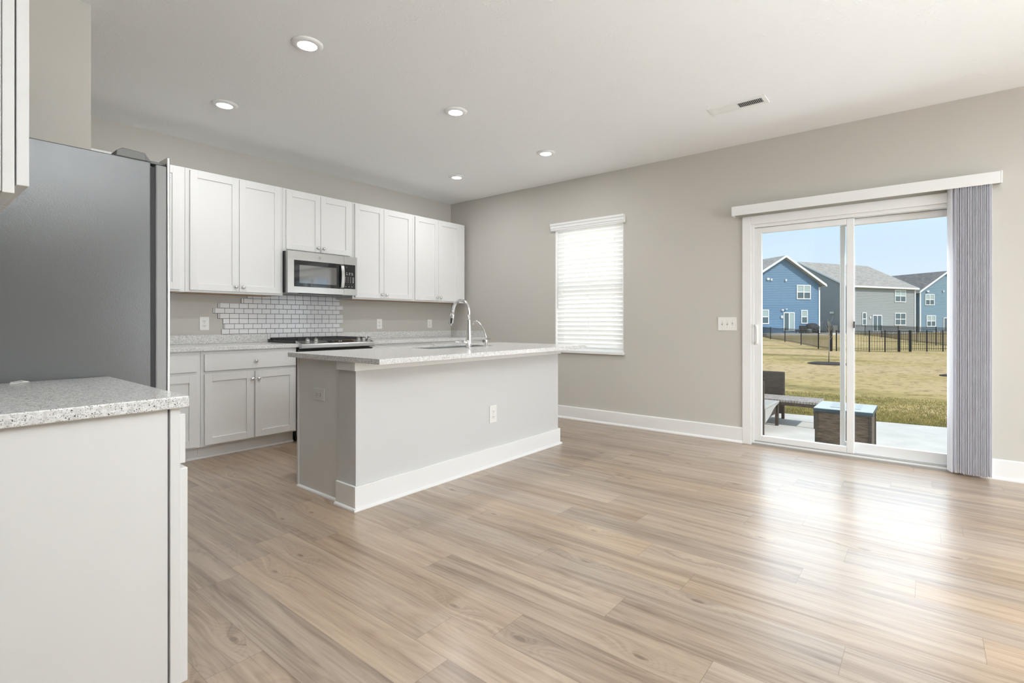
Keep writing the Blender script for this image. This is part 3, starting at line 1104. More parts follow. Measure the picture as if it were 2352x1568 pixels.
for r, zz in enumerate((zd1 - 0.088, zd1 - 0.104)):
    for c in range(3):
        xx = kx0 + (kx1 - kx0) * (c + 0.25) / 3
        b.box(xx, xx + 0.013 + 0.004 * ((r + c) % 2), -0.4170, -0.4166, zz, zz + 0.0045)
for r in range(4):
    for c in range(4):
        xx = kx0 + (kx1 - kx0) * c / 3.4
        wv = 0.0045 if c < 3 else 0.013
        zz = zd1 - 0.138 - r * 0.0155
        b.box(xx, xx + wv, -0.4170, -0.4166, zz, zz + 0.0055)
for c in range(3):
    xx = kx0 + (kx1 - kx0) * c / 2.6
    b.box(xx, xx + 0.008, -0.4170, -0.4166, zd0 + 0.024, zd0 + 0.029)
b.box(kx0 + 0.014, kx0 + 0.018, -0.4170, -0.4166, zd1 - 0.028, zd1 - 0.023)
kp = b.build('keypad', 'blackglass', cp)
kp.data.materials.append(MAT['legend'])
for f in kp.data.polygons[6:]:
    f.material_index = 1
b = B(); b.box(MX0 + 0.14, MX0 + 0.60, -0.40, -0.33, MZ0 - 0.006, MZ0 + 0.003)
b.build('vent_grille', 'black', mw)
B().box(MX0 + 0.01, MX1 - 0.01, -0.372, -0.02, MZ0 - 0.002, MZ0 + 0.005).build('bottom_pan', 'steel_dark', mw)
for xx in (MX0 + 0.12, MX1 - 0.2):
    B().box(xx, xx + 0.16, -0.30, -0.10, MZ0 - 0.005, MZ0 - 0.0022).build('grease_filter', 'track', mw)

# ---------------------------------------------------------------- gas range
rg = thing('gas_range', 'stainless slide in gas range with black cooktop', 'range', (-2.165, -0.33, 0))
RX0, RX1 = -2.549, -1.777
B().box(RX0 - 0.012, RX1 + 0.0, -0.600, -0.022, 0.05, 0.874).build('body', 'black', rg, bevel=0.003)
B().box(RX0, RX1, -0.600, -0.024, 0.9105, 0.928).build('cooktop', 'black', rg, bevel=0.004)
b = B()
b.prism([(-0.585, 0.9105), (-0.585, 0.932), (-0.605, 0.934), (-0.692, 0.906), (-0.698, 0.898), (-0.698, 0.868), (-0.690, 0.862), (-0.646, 0.862), (-0.646, 0.9105)], RX0 - 0.011, RX1 + 0.011, 'x')
pn = b.build('control_panel', 'steel', rg, bevel=0.002)
def on_slope(y):   # height of the sloped panel face
    return 0.934 + (y + 0.605) * (0.934 - 0.906) / (0.692 - 0.605)
b = B()
ya, yb_ = -0.622, -0.676
b.hexa([(-2.27, ya, on_slope(ya)), (-1.99, ya, on_slope(ya)), (-1.99, yb_, on_slope(yb_)), (-2.27, yb_, on_slope(yb_))],
       [(-2.27, ya - 0.0004, on_slope(ya) + 0.0012), (-1.99, ya - 0.0004, on_slope(ya) + 0.0012), (-1.99, yb_ - 0.0004, on_slope(yb_) + 0.0012), (-2.27, yb_ - 0.0004, on_slope(yb_) + 0.0012)])
b.build('display_glass', 'blackglass', pn)
b = B()
for xx in (-2.150, -2.128):
    b.box(xx, xx + 0.012, -0.652, -0.645, on_slope(-0.645) + 0.0012, on_slope(-0.645) + 0.0022)
b.build('clock_digits', 'display', pn)
for xx in (-2.478, -2.395, -1.930, -1.868, -1.808):
    b = B()
    y = -0.648
    z = on_slope(y)
    nrm = Vector((0, -0.306, 0.952))
    b.tube([Vector((xx, y, z)), Vector((xx, y, z)) + nrm * 0.006], 0.025, 20)
    b.tube([Vector((xx, y, z)) + nrm * 0.006, Vector((xx, y, z)) + nrm * 0.026, Vector((xx, y, z)) + nrm * 0.030], [0.021, 0.019, 0.015], 20)
    kb = b.build('knob', 'steel', pn)
    b = B()
    c0 = Vector((xx, y, z)) + nrm * 0.030
    u = Vector((0, 0.952, 0.306))
    b.hexa([c0 + Vector((-0.005, 0, 0)) - u * 0.018, c0 + Vector((0.005, 0, 0)) - u * 0.018, c0 + Vector((0.005, 0, 0)) + u * 0.018, c0 + Vector((-0.005, 0, 0)) + u * 0.018],
           [c0 + nrm * 0.009 + Vector((-0.004, 0, 0)) - u * 0.016, c0 + nrm * 0.009 + Vector((0.004, 0, 0)) - u * 0.016, c0 + nrm * 0.009 + Vector((0.004, 0, 0)) + u * 0.016, c0 + nrm * 0.009 + Vector((-0.004, 0, 0)) + u * 0.016])
    b.build('grip', 'steel', kb)
for k in range(3):
    gx0 = RX0 + 0.015 + k * 0.249
    gx1 = gx0 + 0.244
    b = B()
    for y in (-0.572, -0.050):
        b.box(gx0, gx1, y - 0.007, y + 0.007, 0.934, 0.953)
    for x in (gx0 + 0.007, gx1 - 0.007):
        b.box(x - 0.007, x + 0.007, -0.572, -0.050, 0.934, 0.953)
    for x in ((gx0 + gx1) / 2,):
        b.box(x - 0.006, x + 0.006, -0.572, -0.050, 0.936, 0.953)
    for y in (-0.44, -0.31, -0.18):
        b.box(gx0, gx1, y - 0.006, y + 0.006, 0.936, 0.953)
    for x in (gx0 + 0.007, gx1 - 0.007):
        for y in (-0.565, -0.057):
            b.box(x - 0.008, x + 0.008, y - 0.008, y + 0.008, 0.928, 0.935)
    b.build('grate', 'iron', rg)
for bx_, by_ in ((-2.40, -0.44), (-2.40, -0.18), (-2.165, -0.31), (-1.92, -0.44), (-1.92, -0.18)):
    B().lathe((bx_, by_, 0.928), [(0.055, 0.0), (0.05, 0.006), (0.034, 0.007), (0.034, 0.010), (0.03, 0.0115)], 'z', 20).build('burner', 'iron', rg)
od = B().box(RX0 - 0.010, RX1 - 0.002, -0.672, -0.603, 0.22, 0.852).build('oven_door', 'blackglass', rg, bevel=0.004)
b = B()
b.tube([(RX0 + 0.05, -0.715, 0.80), (RX1 - 0.05, -0.715, 0.80)], 0.013, 14)
b.box(RX0 + 0.07, RX0 + 0.09, -0.715, -0.672, 0.793, 0.807); b.box(RX1 - 0.09, RX1 - 0.07, -0.715, -0.672, 0.793, 0.807)
b.build('oven_handle', 'steel', od)
B().box(RX0 - 0.010, RX1 - 0.002, -0.660, -0.603, 0.055, 0.212).build('storage_drawer', 'steel', rg, bevel=0.003)
B().box(RX0, RX1, -0.56, -0.05, 0.0, 0.05).build('plinth', 'black', rg)

# ---------------------------------------------------------------- island
isl = thing('kitchen_island', 'white kitchen island with grey painted back and white baseboard', 'island', (-2.15, -2.2, 0))
IX0, IX1 = -3.215, -1.088
b = B()
b.box(-3.200, -2.420, -2.338, -1.842, 0.0, 0.8745)
b.box(-1.560, -1.100, -2.338, -1.842, 0.0, 0.8745)
b.box(-2.420, -1.560, -2.338, -1.842, 0.0, 0.60)
b.box(-2.420, -1.560, -2.338, -2.300, 0.60, 0.8745)
b.box(-2.420, -1.560, -1.870, -1.842, 0.60, 0.8745)
b.build('base_cabinet', 'cab', isl)
B().box(-3.206, -3.196, -1.842, -1.822, 0.0, 0.8745).build('end_stile', 'cab', isl, bevel=0.001)
B().box(-3.196, -1.104, -1.841, -1.822, 0.10, 0.8745).build('face_frame', 'cab', isl)
B().box(IX0, IX1, -2.520, -2.3385, 0.0, 0.8745).build('knee_wall', 'island_paint', isl)
# apron under the worktop
b = B()
b.box(IX0 - 0.020, IX1 + 0.020, -2.541, -2.5203, 0.822, 0.8745)
b.box(IX0 - 0.020, IX0 - 0.0003, -2.5203, -2.345, 0.822, 0.8745)
b.box(IX1 + 0.0003, IX1 + 0.020, -2.5203, -2.345, 0.822, 0.8745)
b.build('apron', 'trim', isl, bevel=0.002)
b = B()
b.box(IX0 - 0.016, IX1 + 0.016, -2.536, -2.5203, 0.0, 0.142)
b.box(IX0 - 0.016, IX0 - 0.0003, -2.5203, -2.330, 0.0, 0.142)
b.box(IX1 + 0.0003, IX1 + 0.016, -2.5203, -2.330, 0.0, 0.142)
b.build('baseboard', 'trim', isl, bevel=0.003)
b = B()
q = [(0, 0), (0.014, 0), (0.013, 0.008), (0.008, 0.014), (0, 0.017)]
b.prism([(-2.536 - d, z) for d, z in q], IX0 - 0.028, IX1 + 0.028, 'x')
b.prism([(IX0 - 0.016 - d, z) for d, z in q], -2.548, -2.330, 'y')
b.prism([(-3.200 - d, z) for d, z in q], -2.330, -1.830, 'y')
b.prism([(IX1 + 0.016 + d, z) for d, z in q], -2.548, -2.330, 'y')
b.build('shoe_moulding', 'trim', isl)
for xa, xb_ in ((-3.16, -2.70), (-2.69, -2.17), (-2.16, -1.64), (-1.63, -1.14)):
    b = B()
    fr = 0.057
    z0, z1, yo, yi = 0.116, 0.846, -1.801, -1.8215
    b.box(xa, xa + fr, yi, yo, z0, z1); b.box(xb_ - fr, xb_, yi, yo, z0, z1)
    b.box(xa + fr, xb_ - fr, yi, yo, z0, z0 + fr); b.box(xa + fr, xb_ - fr, yi, yo, z1 - fr, z1)
    b.box(xa + fr - 0.003, xb_ - fr + 0.003, yi, yo - 0.01, z0 + fr - 0.003, z1 - fr + 0.003)
    b.build('door', 'cab', isl, bevel=0.0012)

SX0, SX1, SY0, SY1 = -2.36, -1.62, -2.215, -1.93
CX0, CX1, CY0, CY1, CZ0, CZ1 = -3.250, -1.048, -2.795, -1.785, 0.8750, 0.905
b = B()
b.box(CX0, SX0, CY0, CY1, CZ0, CZ1)
b.box(SX1, CX1, CY0, CY1, CZ0, CZ1)
b.box(SX0, SX1, CY0, SY0, CZ0, CZ1)
b.box(SX0, SX1, SY1, CY1, CZ0, CZ1)
bmesh.ops.remove_doubles(b.bm, verts=b.bm.verts[:], dist=1e-5)
ct = b.build('countertop', 'quartz')
tag(ct, 'speckled white quartz top of the island with overhang', 'countertop')
snk = thing('sink', 'stainless undermount sink set into the island top', 'sink', (-1.98, -2.06, 0.68))
b = B()
b.box(SX0 + 0.001, SX1 - 0.001, SY0 + 0.001, SY1 - 0.001, 0.690, 0.693)
b.box(SX0 + 0.0006, SX0 + 0.0030, SY0 + 0.001, SY1 - 0.001, 0.693, 0.899)
b.box(SX1 - 0.0030, SX1 - 0.0006, SY0 + 0.001, SY1 - 0.001, 0.693, 0.899)
b.box(SX0 + 0.003, SX1 - 0.003, SY0 + 0.0006, SY0 + 0.0030, 0.693, 0.899)
b.box(SX0 + 0.003, SX1 - 0.003, SY1 - 0.0030, SY1 - 0.0006, 0.693, 0.899)
b.build('basin', 'steel_dark', snk)
B().lathe((-1.98, -2.06, 0.693), [(0.045, 0), (0.042, 0.003), (0.03, 0.0015)], 'z', 20).build('drain', 'chrome', snk)

fc = thing('kitchen_faucet', 'tall chrome pull down gooseneck faucet on the island', 'faucet', (-2.05, -2.32, 0.905))
b = B()
b.lathe((-2.05, -2.32, 0.905), [(0.025, 0.0), (0.025, 0.005), (0.0205, 0.009), (0.0200, 0.05), (0.0182, 0.09), (0.0158, 0.17), (0.0143, 0.22), (0.0140, 0.225)], 'z', 24)
b.build('body', 'chrome', fc)
b = B()
pts = [(-2.05, -2.32, 1.12), (-2.05, -2.32, 1.18)]
R = 0.088
for k in range(0, 15):
    a = math.radians(180 - k * 12.2)
    pts.append((-2.05, -2.32 + R + R * math.cos(a), 1.195 + R * math.sin(a)))
pts.append((-2.05, -2.137, 1.175))
b.tube(pts, 0.0125, 16)
b.build('spout', 'chrome', fc)
b = B()
b.tube([(-2.05, -2.1375, 1.182), (-2.05, -2.135, 1.168), (-2.05, -2.124, 1.12), (-2.05, -2.116, 1.085)], [0.0145, 0.0165, 0.0175, 0.0185], 18)
sh = b.build('spray_head', 'chrome', fc)
B().hexa([(-2.068, -2.128, 1.10), (-2.0625, -2.145, 1.10), (-2.0605, -2.150, 1.14), (-2.0665, -2.134, 1.14)], [(-2.072, -2.131, 1.10), (-2.066, -2.148, 1.10), (-2.064, -2.152, 1.14), (-2.070, -2.137, 1.14)]).build('spray_button', 'slot', sh)
b = B()
b.tube([(-2.05, -2.32, 0.952), (-2.105, -2.32, 0.952), (-2.110, -2.32, 0.952)], [0.0165, 0.0165, 0.013], 18)
hd = b.build('handle', 'chrome', fc)
B().tube([(-2.100, -2.32, 0.953), (-2.14, -2.315, 0.955), (-2.195, -2.312, 0.957)], [0.0045, 0.004, 0.003], 10).build('lever', 'chrome', hd)

ff = thing('filter_faucet', 'small chrome filtered water tap right of the main faucet', 'faucet', (-1.835, -2.31, 0.905))
b = B()
b.lathe((-1.835, -2.31, 0.905), [(0.021, 0), (0.021, 0.004), (0.0145, 0.008), (0.0135, 0.055), (0.011, 0.062)], 'z', 20)
b.build('body', 'chrome', ff)
b = B()
b.tube([(-1.835, -2.31, 0.962), (-1.835, -2.308, 0.995), (-1.835, -2.290, 1.035), (-1.835, -2.252, 1.085), (-1.835, -2.225, 1.110), (-1.835, -2.200, 1.119), (-1.835, -2.175, 1.112), (-1.835, -2.160, 1.095), (-1.835, -2.155, 1.080)], 0.0055, 12)
b.build('spout', 'chrome', ff)
b = B()
b.tube([(-1.835, -2.31, 0.952), (-1.866, -2.31, 0.953)], 0.0065, 12)
b.box(-1.872, -1.864, -2.3155, -2.3045, 0.944, 0.962)
b.tube([(-1.835, -2.31, 0.97), (-1.795, -2.325, 0.972)], 0.0025, 8)
b.build('lever', 'dgrey', ff)

# ================================================================ FRIDGE
fr = thing('refrigerator', 'grey textured steel refrigerator seen from its side', 'refrigerator', (-4.7, -2.34, 0))
B().box(-5.08, -4.318, -2.795, -1.885, 0.03, 1.733).build('cabinet_shell', 'fridge', fr, bevel=0.004)
B().box(-5.05, -4.33, -2.77, -1.91, 0.0, 0.03).build('base', 'black', fr)
for ya, yb_ in ((-2.795, -2.342), (-2.338, -1.885)):
    g = B().box(-4.3175, -4.302, ya + 0.006, yb_ - 0.006, 0.78, 1.715).build('door_gasket', 'gasket', fr)
    d = B().box(-4.3015, -4.264, ya, yb_, 0.77, 1.728).build('door', 'doorgrey', fr, bevel=0.005)
    B().box(-4.2635, -4.252, ya - 0.0, yb_, 0.765, 1.766).build('door_skin', 'steel', d, bevel=0.004)
    yy = -2.385 if ya < -2.5 else -2.295
    B().tube([(-4.253, yy, 0.95), (-4.205, yy, 0.95), (-4.205, yy, 1.58), (-4.253, yy, 1.58)], 0.011, 12).build('handle', 'steel', d)
B().box(-4.3175, -4.302, -2.789, -1.891, 0.08, 0.755).build('drawer_gasket', 'gasket', fr)
d = B().box(-4.3015, -4.264, -2.795, -1.885, 0.07, 0.758).build('freezer_drawer', 'doorgrey', fr, bevel=0.005)
B().box(-4.2635, -4.252, -2.795, -1.885, 0.07, 0.758).build('door_skin', 'steel', d, bevel=0.004)
for yc in (-2.745, -1.935):
    b = B()
    yl, yh = yc - 0.045, yc + 0.045
    b.prism([(-4.425, 1.734), (-4.333, 1.734), (-4.333, 1.764), (-4.405, 1.768), (-4.425, 1.755)], yl, yh, 'y')
    b.hexa([(-4.333, yl + 0.004, 1.736), (-4.312, yl + 0.02, 1.7335), (-4.312, yh - 0.02, 1.7335), (-4.333, yh - 0.004, 1.736)],
           [(-4.333, yl + 0.004, 1.762), (-4.312, yl + 0.02, 1.745), (-4.312, yh - 0.02, 1.745), (-4.333, yh - 0.004, 1.762)])
    b.box(-4.313, -4.266, yl + 0.02, yh - 0.02, 1.7335, 1.746)
    b.build('hinge_cover', 'dgrey', fr, bevel=0.003)

# ================================================================ LEFT RUN (beside the camera)
lb = thing('base_cabinet', 'white base cabinet nearest the camera with its end panel showing', 'cabinet', (-4.78, -3.2, 0))
B().box(-5.099, -4.497, -3.570, -2.812, 0.0, 0.8815).build('end_panel', 'cab', lb, bevel=0.001)
B().box(-4.4925, -4.4695, -3.575, -2.812, 0.102, 0.8815).build('face_frame', 'cab', lb, bevel=0.001)
B().box(-4.4968, -4.4930, -3.566, -2.815, 0.102, 0.8810).build('frame_gap_shading', 'dgrey', lb)  # dark strip painting the shading of the gap beside the face frame
d = B().box(-4.4685, -4.4535, -3.566, -2.83, 0.728, 0.862).build('drawer', 'cab', lb, bevel=0.002)
B().lathe((-4.4535, -3.20, 0.795), [(0.0075, 0.0), (0.005, 0.008), (0.0145, 0.019), (0.0115, 0.027), (0.004, 0.029)], 'x', 16).build('knob', 'chrome', d)
for ya, yb_ in ((-3.566, -3.20), (-3.196, -2.83)):
    d = B()
    d.box(-4.4685, -4.4480, ya, yb_, 0.132, 0.715)
    d = d.build('door', 'cab', lb, bevel=0.002)
    yy = yb_ - 0.03 if ya < -3.3 else ya + 0.03
    B().lathe((-4.448, yy, 0.66), [(0.0075, 0.0), (0.005, 0.008), (0.0145, 0.019), (0.0115, 0.027), (0.004, 0.029)], 'x', 16).build('knob', 'chrome', d)
lt = B().box(-5.099, -4.4525, -3.592, -2.815, 0.8820, 0.9130).build('countertop', 'quartz', bevel=0.003)
tag(lt, 'speckled quartz countertop in the left foreground beside the fridge', 'countertop')
pt = B()
pt.tube([(-4.715, -2.835, 0.9155), (-4.69, -2.840, 0.919), (-4.672, -2.845, 0.9155)], 0.0016, 6)
pt.tube([(-4.720, -2.870, 0.9150), (-4.70, -2.862, 0.9155), (-4.672, -2.846, 0.9155)], 0.0016, 6)
tag(pt.build('wire_scrap', 'plastic'), 'thin bent white wire lying on the foreground countertop at the fridge', 'wire')

lu = thing('wall_cabinet', 'white wall cabinet at the top left edge above the foreground countertop', 'cabinet', (-4.95, -3.2, 1.41))
B().box(-5.099, -4.8035, -3.494, -2.815, 1.412, 2.45).build('carcass', 'cab', lu, bevel=0.001)
B().box(-4.8030, -4.7825, -3.500, -2.815, 1.409, 2.45).build('face_frame', 'cab', lu, bevel=0.001)
for ya, yb_ in ((-3.498, -3.166), (-3.162, -2.83)):
    d = B().box(-4.7795, -4.7575, ya, yb_, 1.430, 2.43).build('door', 'cab', lu, bevel=0.0015)
    yy = yb_ - 0.03 if ya < -3.3 else ya + 0.03
    B().lathe((-4.7575, yy, 1.49), [(0.0075, 0.0), (0.005, 0.008), (0.0145, 0.019), (0.0115, 0.027), (0.004, 0.029)], 'x', 16).build('knob', 'chrome', d)
B().box(-4.7823, -4.7797, -3.47, -2.83, 1.44, 2.43).build('door_gap_shadow', 'dgrey', lu)  # dark strip standing in for the shadow in the gap behind the doors

# ================================================================ CEILING FIXTURES
def can_light(loc, label, first=None, power=7.0):
    if first is not None:
        return dup(first, loc, label, 'recessed ceiling lights')
    x, y, z = loc
    t = thing('recessed_light', label, 'light', loc, 'recessed ceiling lights')
    b = B()
    b.lathe((x, y, z), [(0.089, 0.0), (0.088, 0.004), (0.075, 0.010), (0.058, 0.013), (0.053, 0.011), (0.053, 0.0)], '-z', 40)
    b.build('trim_ring', 'trim', t)
    b = B()
    b.lathe((x, y, z - 0.0111), [(0.0525, 0.0), (0.0525, 0.0012), (0.03, 0.0022)], '-z', 32)
    b.build('lens', 'lens', t)
    ld = bpy.data.lights.new('lamp', 'AREA')
    ld.shape = 'DISK'
    ld.size = 0.10
    ld.energy = power
    ld.color = (0.98, 0.985, 1.0)
    lo = bpy.data.objects.new('lamp', ld)
    C.objects.link(lo)
    lo.parent = t
    lo.location = (0, 0, -0.016)
    return t


first = can_light((-3.405, -2.315, H), 'largest looking recessed ceiling light, nearest the camera')
can_light((-3.36, -1.05, H), 'recessed ceiling light above the cabinets beside the fridge', first)
can_light((-2.178, -2.302, H), 'recessed ceiling light over the middle of the island', first)
can_light((-0.942, -2.282, H), 'recessed ceiling light nearest the window wall', first)
can_light((-0.907, -1.032, H), 'recessed ceiling light closest to the room corner', first)
hall = can_light((-5.3, -5.75, H), 'added fill light in the hall ceiling behind the camera', None, 5.0)  # unseen lamp, added to brighten the island end
can_light((-3.55, -9.1, H), 'recessed ceiling light over the edge of the living area', hall)
can_light((-2.0, -7.2, H), 'added fill light in the living area ceiling, out of view', hall)  # another unseen lamp, added to lift the room light

vt = thing('ceiling_vent', 'white louvred air register in the ceiling near the sliding door', 'vent', (-0.915, -4.03, H))
b = B()
vx0, vx1, vy0, vy1 = -0.992, -0.838, -4.232, -3.828
b.box(vx0, vx1, vy0, vy0 + 0.03, H - 0.006, H); b.box(vx0, vx1, vy1 - 0.03, vy1, H - 0.006, H)
b.box(vx0, vx0 + 0.034, vy0 + 0.03, vy1 - 0.03, H - 0.006, H); b.box(vx1 - 0.034, vx1, vy0 + 0.03, vy1 - 0.03, H - 0.006, H)
b.box(vx0 + 0.034, vx1 - 0.034, -4.034, -4.026, H - 0.006, H)
b.build('frame', 'trim', vt, bevel=0.002)
B().box(vx0 + 0.034, vx1 - 0.034, vy0 + 0.03, vy1 - 0.03, H - 0.0012, H - 0.0002).build('duct_dark_sheet', 'slot', vt)  # flat dark sheet imitating the shaded duct, the ceiling is uncut
for bank, (ya, yb_) in enumerate(((-4.026, vy1 - 0.03), (vy0 + 0.03, -4.034))):
    ns_ = 14
    for k in range(ns_):
        yc = ya + (yb_ - ya) * (k + 0.5) / ns_
        b = B()
        if bank == 0:
            b.hexa([(vx0 + 0.034, yc + 0.0058, H - 0.0062), (vx1 - 0.034, yc + 0.0058, H - 0.0062), (vx1 - 0.034, yc + 0.0048, H - 0.0068), (vx0 + 0.034, yc + 0.0048, H - 0.0068)],
                   [(vx0 + 0.034, yc - 0.0052, H - 0.0016), (vx1 - 0.034, yc - 0.0052, H - 0.0016), (vx1 - 0.034, yc - 0.0062, H - 0.0022), (vx0 + 0.034, yc - 0.0062, H - 0.0022)])
        else:
            b.hexa([(vx0 + 0.034, yc - 0.0030, H - 0.0068), (vx1 - 0.034, yc - 0.0030, H - 0.0068), (vx1 - 0.034, yc - 0.0010, H - 0.0068), (vx0 + 0.034, yc - 0.0010, H - 0.0068)],
                   [(vx0 + 0.034, yc + 0.0012, H - 0.0014), (vx1 - 0.034, yc + 0.0012, H - 0.0014), (vx1 - 0.034, yc + 0.0030, H - 0.0014), (vx0 + 0.034, yc + 0.0030, H - 0.0014)])
        b.build('louvre', 'trim', vt)

# ================================================================ OUTDOORS
GZ, PZ = -0.28, -0.25
tag(B().box(0.17, 260, -160, 160, GZ - 0.3, GZ).build('lawn', 'lawn'), 'dormant yellow lawn behind the house', None, kind='structure')
b = B()
b.hexa([(0.172, -9.0, GZ - 0.05), (3.98, -9.0, GZ - 0.05), (3.40, -2.9, GZ - 0.05), (3.2, -0.5, GZ - 0.05), (0.172, -0.5, GZ - 0.05)],
       [(0.172, -9.0, PZ), (4.06, -9.0, PZ), (3.42, -2.9, PZ), (3.2, -0.5, PZ), (0.172, -0.5, PZ)])
tag(b.build('patio', 'concrete', bevel=0.01), 'pale concrete patio slab outside the door', None, kind='structure')
tag(B().box(0.171, 0.46, -5.9, -3.6, PZ, -0.03).build('door_step', 'concrete', bevel=0.01), 'pale concrete step under the patio door', None, kind='structure')

# grass blades along the patio edge: nobody could count these
gbm = B()
rg_ = random.Random(11)
for i in range(34000):
    y = rg_.uniform(-6.6, -1.6)
    edge = 3.42 + (-2.9 - y) * (4.06 - 3.42) / 6.1 if y < -2.9 else 3.42 - (y + 2.9) * 0.09
    dx = 0.01 + (rg_.random() ** 1.8) * 3.0
    x = edge + dx
    h = rg_.uniform(0.025, 0.060) * (1.0 if dx < 1.2 else 0.6)
    a = rg_.uniform(0, 6.283)
    lx, ly = rg_.uniform(-0.02, 0.02), rg_.uniform(-0.025, 0.025)
    w = rg_.uniform(0.003, 0.006)
    gbm.poly([(x - w * math.cos(a), y - w * math.sin(a), GZ), (x + w * math.cos(a), y + w * math.sin(a), GZ), (x + lx, y + ly, GZ + h)])
tag(gbm.build('grass', 'grass'), 'green gold grass along the far edge of the patio', 'grass', kind='stuff')

# --- fire table
ft = thing('fire_table', 'square brown wicker fire table with pale blue glass top on the patio', 'table', (0.86, -4.53, PZ))
fx0, fx1, fy0, fy1 = 0.600, 1.120, -4.762, -4.296
B().box(fx0 + 0.02, fx1 - 0.02, fy0 + 0.02, fy1 - 0.02, PZ + 0.015, 0.262).build('wicker_body', 'wicker', ft, bevel=0.004)
for xx in (fx0 + 0.012, fx1 - 0.038):
    for yy in (fy0 + 0.010, fy1 - 0.036):
        B().box(xx, xx + 0.026, yy, yy + 0.026, PZ, 0.2625).build('corner_post', 'wicker_dark', ft, bevel=0.004)
B().box(fx0, fx1, fy0, fy1, 0.263, 0.292).build('rim', 'rimblue', ft, bevel=0.003)
B().box(fx0 + 0.003, fx1 - 0.003, fy0 + 0.003, fy1 - 0.003, 0.2925, 0.300).build('glass_top', 'tableglass', ft, bevel=0.002)
B().box(0.70, 1.00, -4.66, -4.42, 0.3005, 0.308).build('burner_lid', 'tablelid', ft, bevel=0.003)
B().lathe((fx0 + 0.02, -4.535, 0.205), [(0.021, 0), (0.021, 0.018), (0.017, 0.022)], '-x', 16).build('control_knob', 'black', ft)

# --- wicker bench / ottoman with slatted grey top
bn = thing('wicker_bench', 'low long wicker bench with weathered grey slatted top on the patio', 'bench', (2.7, -3.5, PZ))
b = B()
yy = -2.95
while yy > -4.05:
    b.box(2.475, 2.935, yy - 0.030, yy, 0.055, 0.088)
    yy -= 0.034
b.build('slatted_top', 'wicker_grey', bn, bevel=0.004)
b = B()
b.box(2.475, 2.50, -4.055, -2.95, 0.015, 0.0545); b.box(2.91, 2.935, -4.055, -2.95, 0.015, 0.0545)
b.box(2.50, 2.91, -4.055, -4.03, 0.015, 0.0545); b.box(2.50, 2.91, -2.975, -2.95, 0.015, 0.0545)
b.build('frame', 'wicker_dark', bn)
for xx in (2.49, 2.90):
    for yy in (-4.045, -2.99):
        B().box(xx, xx + 0.022, yy, yy + 0.03, PZ, 0.0147).build('leg', 'wicker_dark', bn)

# --- chair whose back shows behind the bench
cb = thing('wicker_chair', 'armless dark wicker chair whose tall back stands behind the bench', 'chair', (3.05, -3.3, PZ))
B().box(2.98, 3.03, -3.585, -2.95, PZ + 0.07, 0.408).build('backrest', 'wicker_dark', cb, bevel=0.012)
B().box(3.03, 3.38, -3.40, -2.96, -0.02, 0.05).build('seat', 'wicker_dark', cb, bevel=0.01)
for yy in (-3.58, -2.99):
    B().box(2.985, 3.025, yy, yy + 0.035, PZ, PZ + 0.0695).build('leg', 'wicker_dark', cb)
    B().box(3.33, 3.37, max(yy, -3.40) + 0.01, max(yy, -3.40) + 0.045, PZ, -0.0205).build('leg', 'wicker_dark', cb)

# --- near chair in profile with pale cloth side
cn = thing('wicker_chair', 'dark wicker chair with pale grey seat, nearest to the sliding door', 'chair', (2.0, -3.4, PZ))
for xx, zt_ in ((1.640, 0.400), (2.405, 0.06)):
    for yy in (-3.625, -3.02):
        B().box(xx, xx + 0.045, yy, yy + 0.04, PZ, zt_).build('leg', 'wicker_dark', cn, bevel=0.006)
B().box(1.645, 1.680, -3.584, -3.0205, -0.02, 0.395).build('backrest', 'wicker_dark', cn, bevel=0.006)
b = B()
b.prism([(1.69, -0.09), (2.40, -0.09), (2.40, 0.055), (1.69, 0.055)], -3.60, -2.99, 'y')
b.build('seat_box', 'wicker_dark', cn, bevel=0.006)
b = B()
prof = [(1.688, 0.0562), (2.440, 0.0565), (2.452, 0.066), (2.440, 0.075), (2.20, 0.088), (1.688, 0.098)]
b.prism(prof, -3.632, -2.985, 'y')
b.build('cushion', 'cushion', cn, bevel=0.01)
b = B()
pr = [(1.688, 0.0560), (2.43, 0.0555), (2.24, 0.035), (2.10, 0.005), (1.95, -0.045), (1.80, -0.082), (1.688, -0.10)]
b.prism(pr, -3.632, -3.602, 'y')
b.build('draped_cloth', 'cushion', cn)

# --- mulch rings, sapling
MC = (14.65, -2.62)
mu = B()
mu.lathe((MC[0], MC[1], GZ - 0.01), [(0.62, 0.0), (0.60, 0.035), (0.48, 0.055), (0.2, 0.065), (0.02, 0.065)], 'z', 28)
tag(mu.build('mulch_ring', 'mulch'), 'dark mulch ring around the bare sapling on the lawn', 'mulch')
mu = B()
mu.lathe((12.25, -5.62, GZ - 0.01), [(0.26, 0.0), (0.24, 0.03), (0.15, 0.05), (0.02, 0.055)], 'z', 24)
tag(mu.build('mulch_ring', 'mulch'), 'small dark mulch patch on the lawn beside the vane stack', 'mulch')
tr = thing('sapling', 'thin bare young tree rising from the mulch ring on the lawn', 'tree', (MC[0], MC[1], GZ + 0.055))
B().tube([(MC[0], MC[1], GZ + 0.0552), (MC[0] + 0.01, MC[1] - 0.01, 0.25), (MC[0] + 0.0, MC[1] + 0.0, 0.75), (MC[0] + 0.02, MC[1], 1.12)], [0.018, 0.014, 0.010, 0.005], 8).build('trunk', 'bark', tr)
b = B()
rt = random.Random(3)
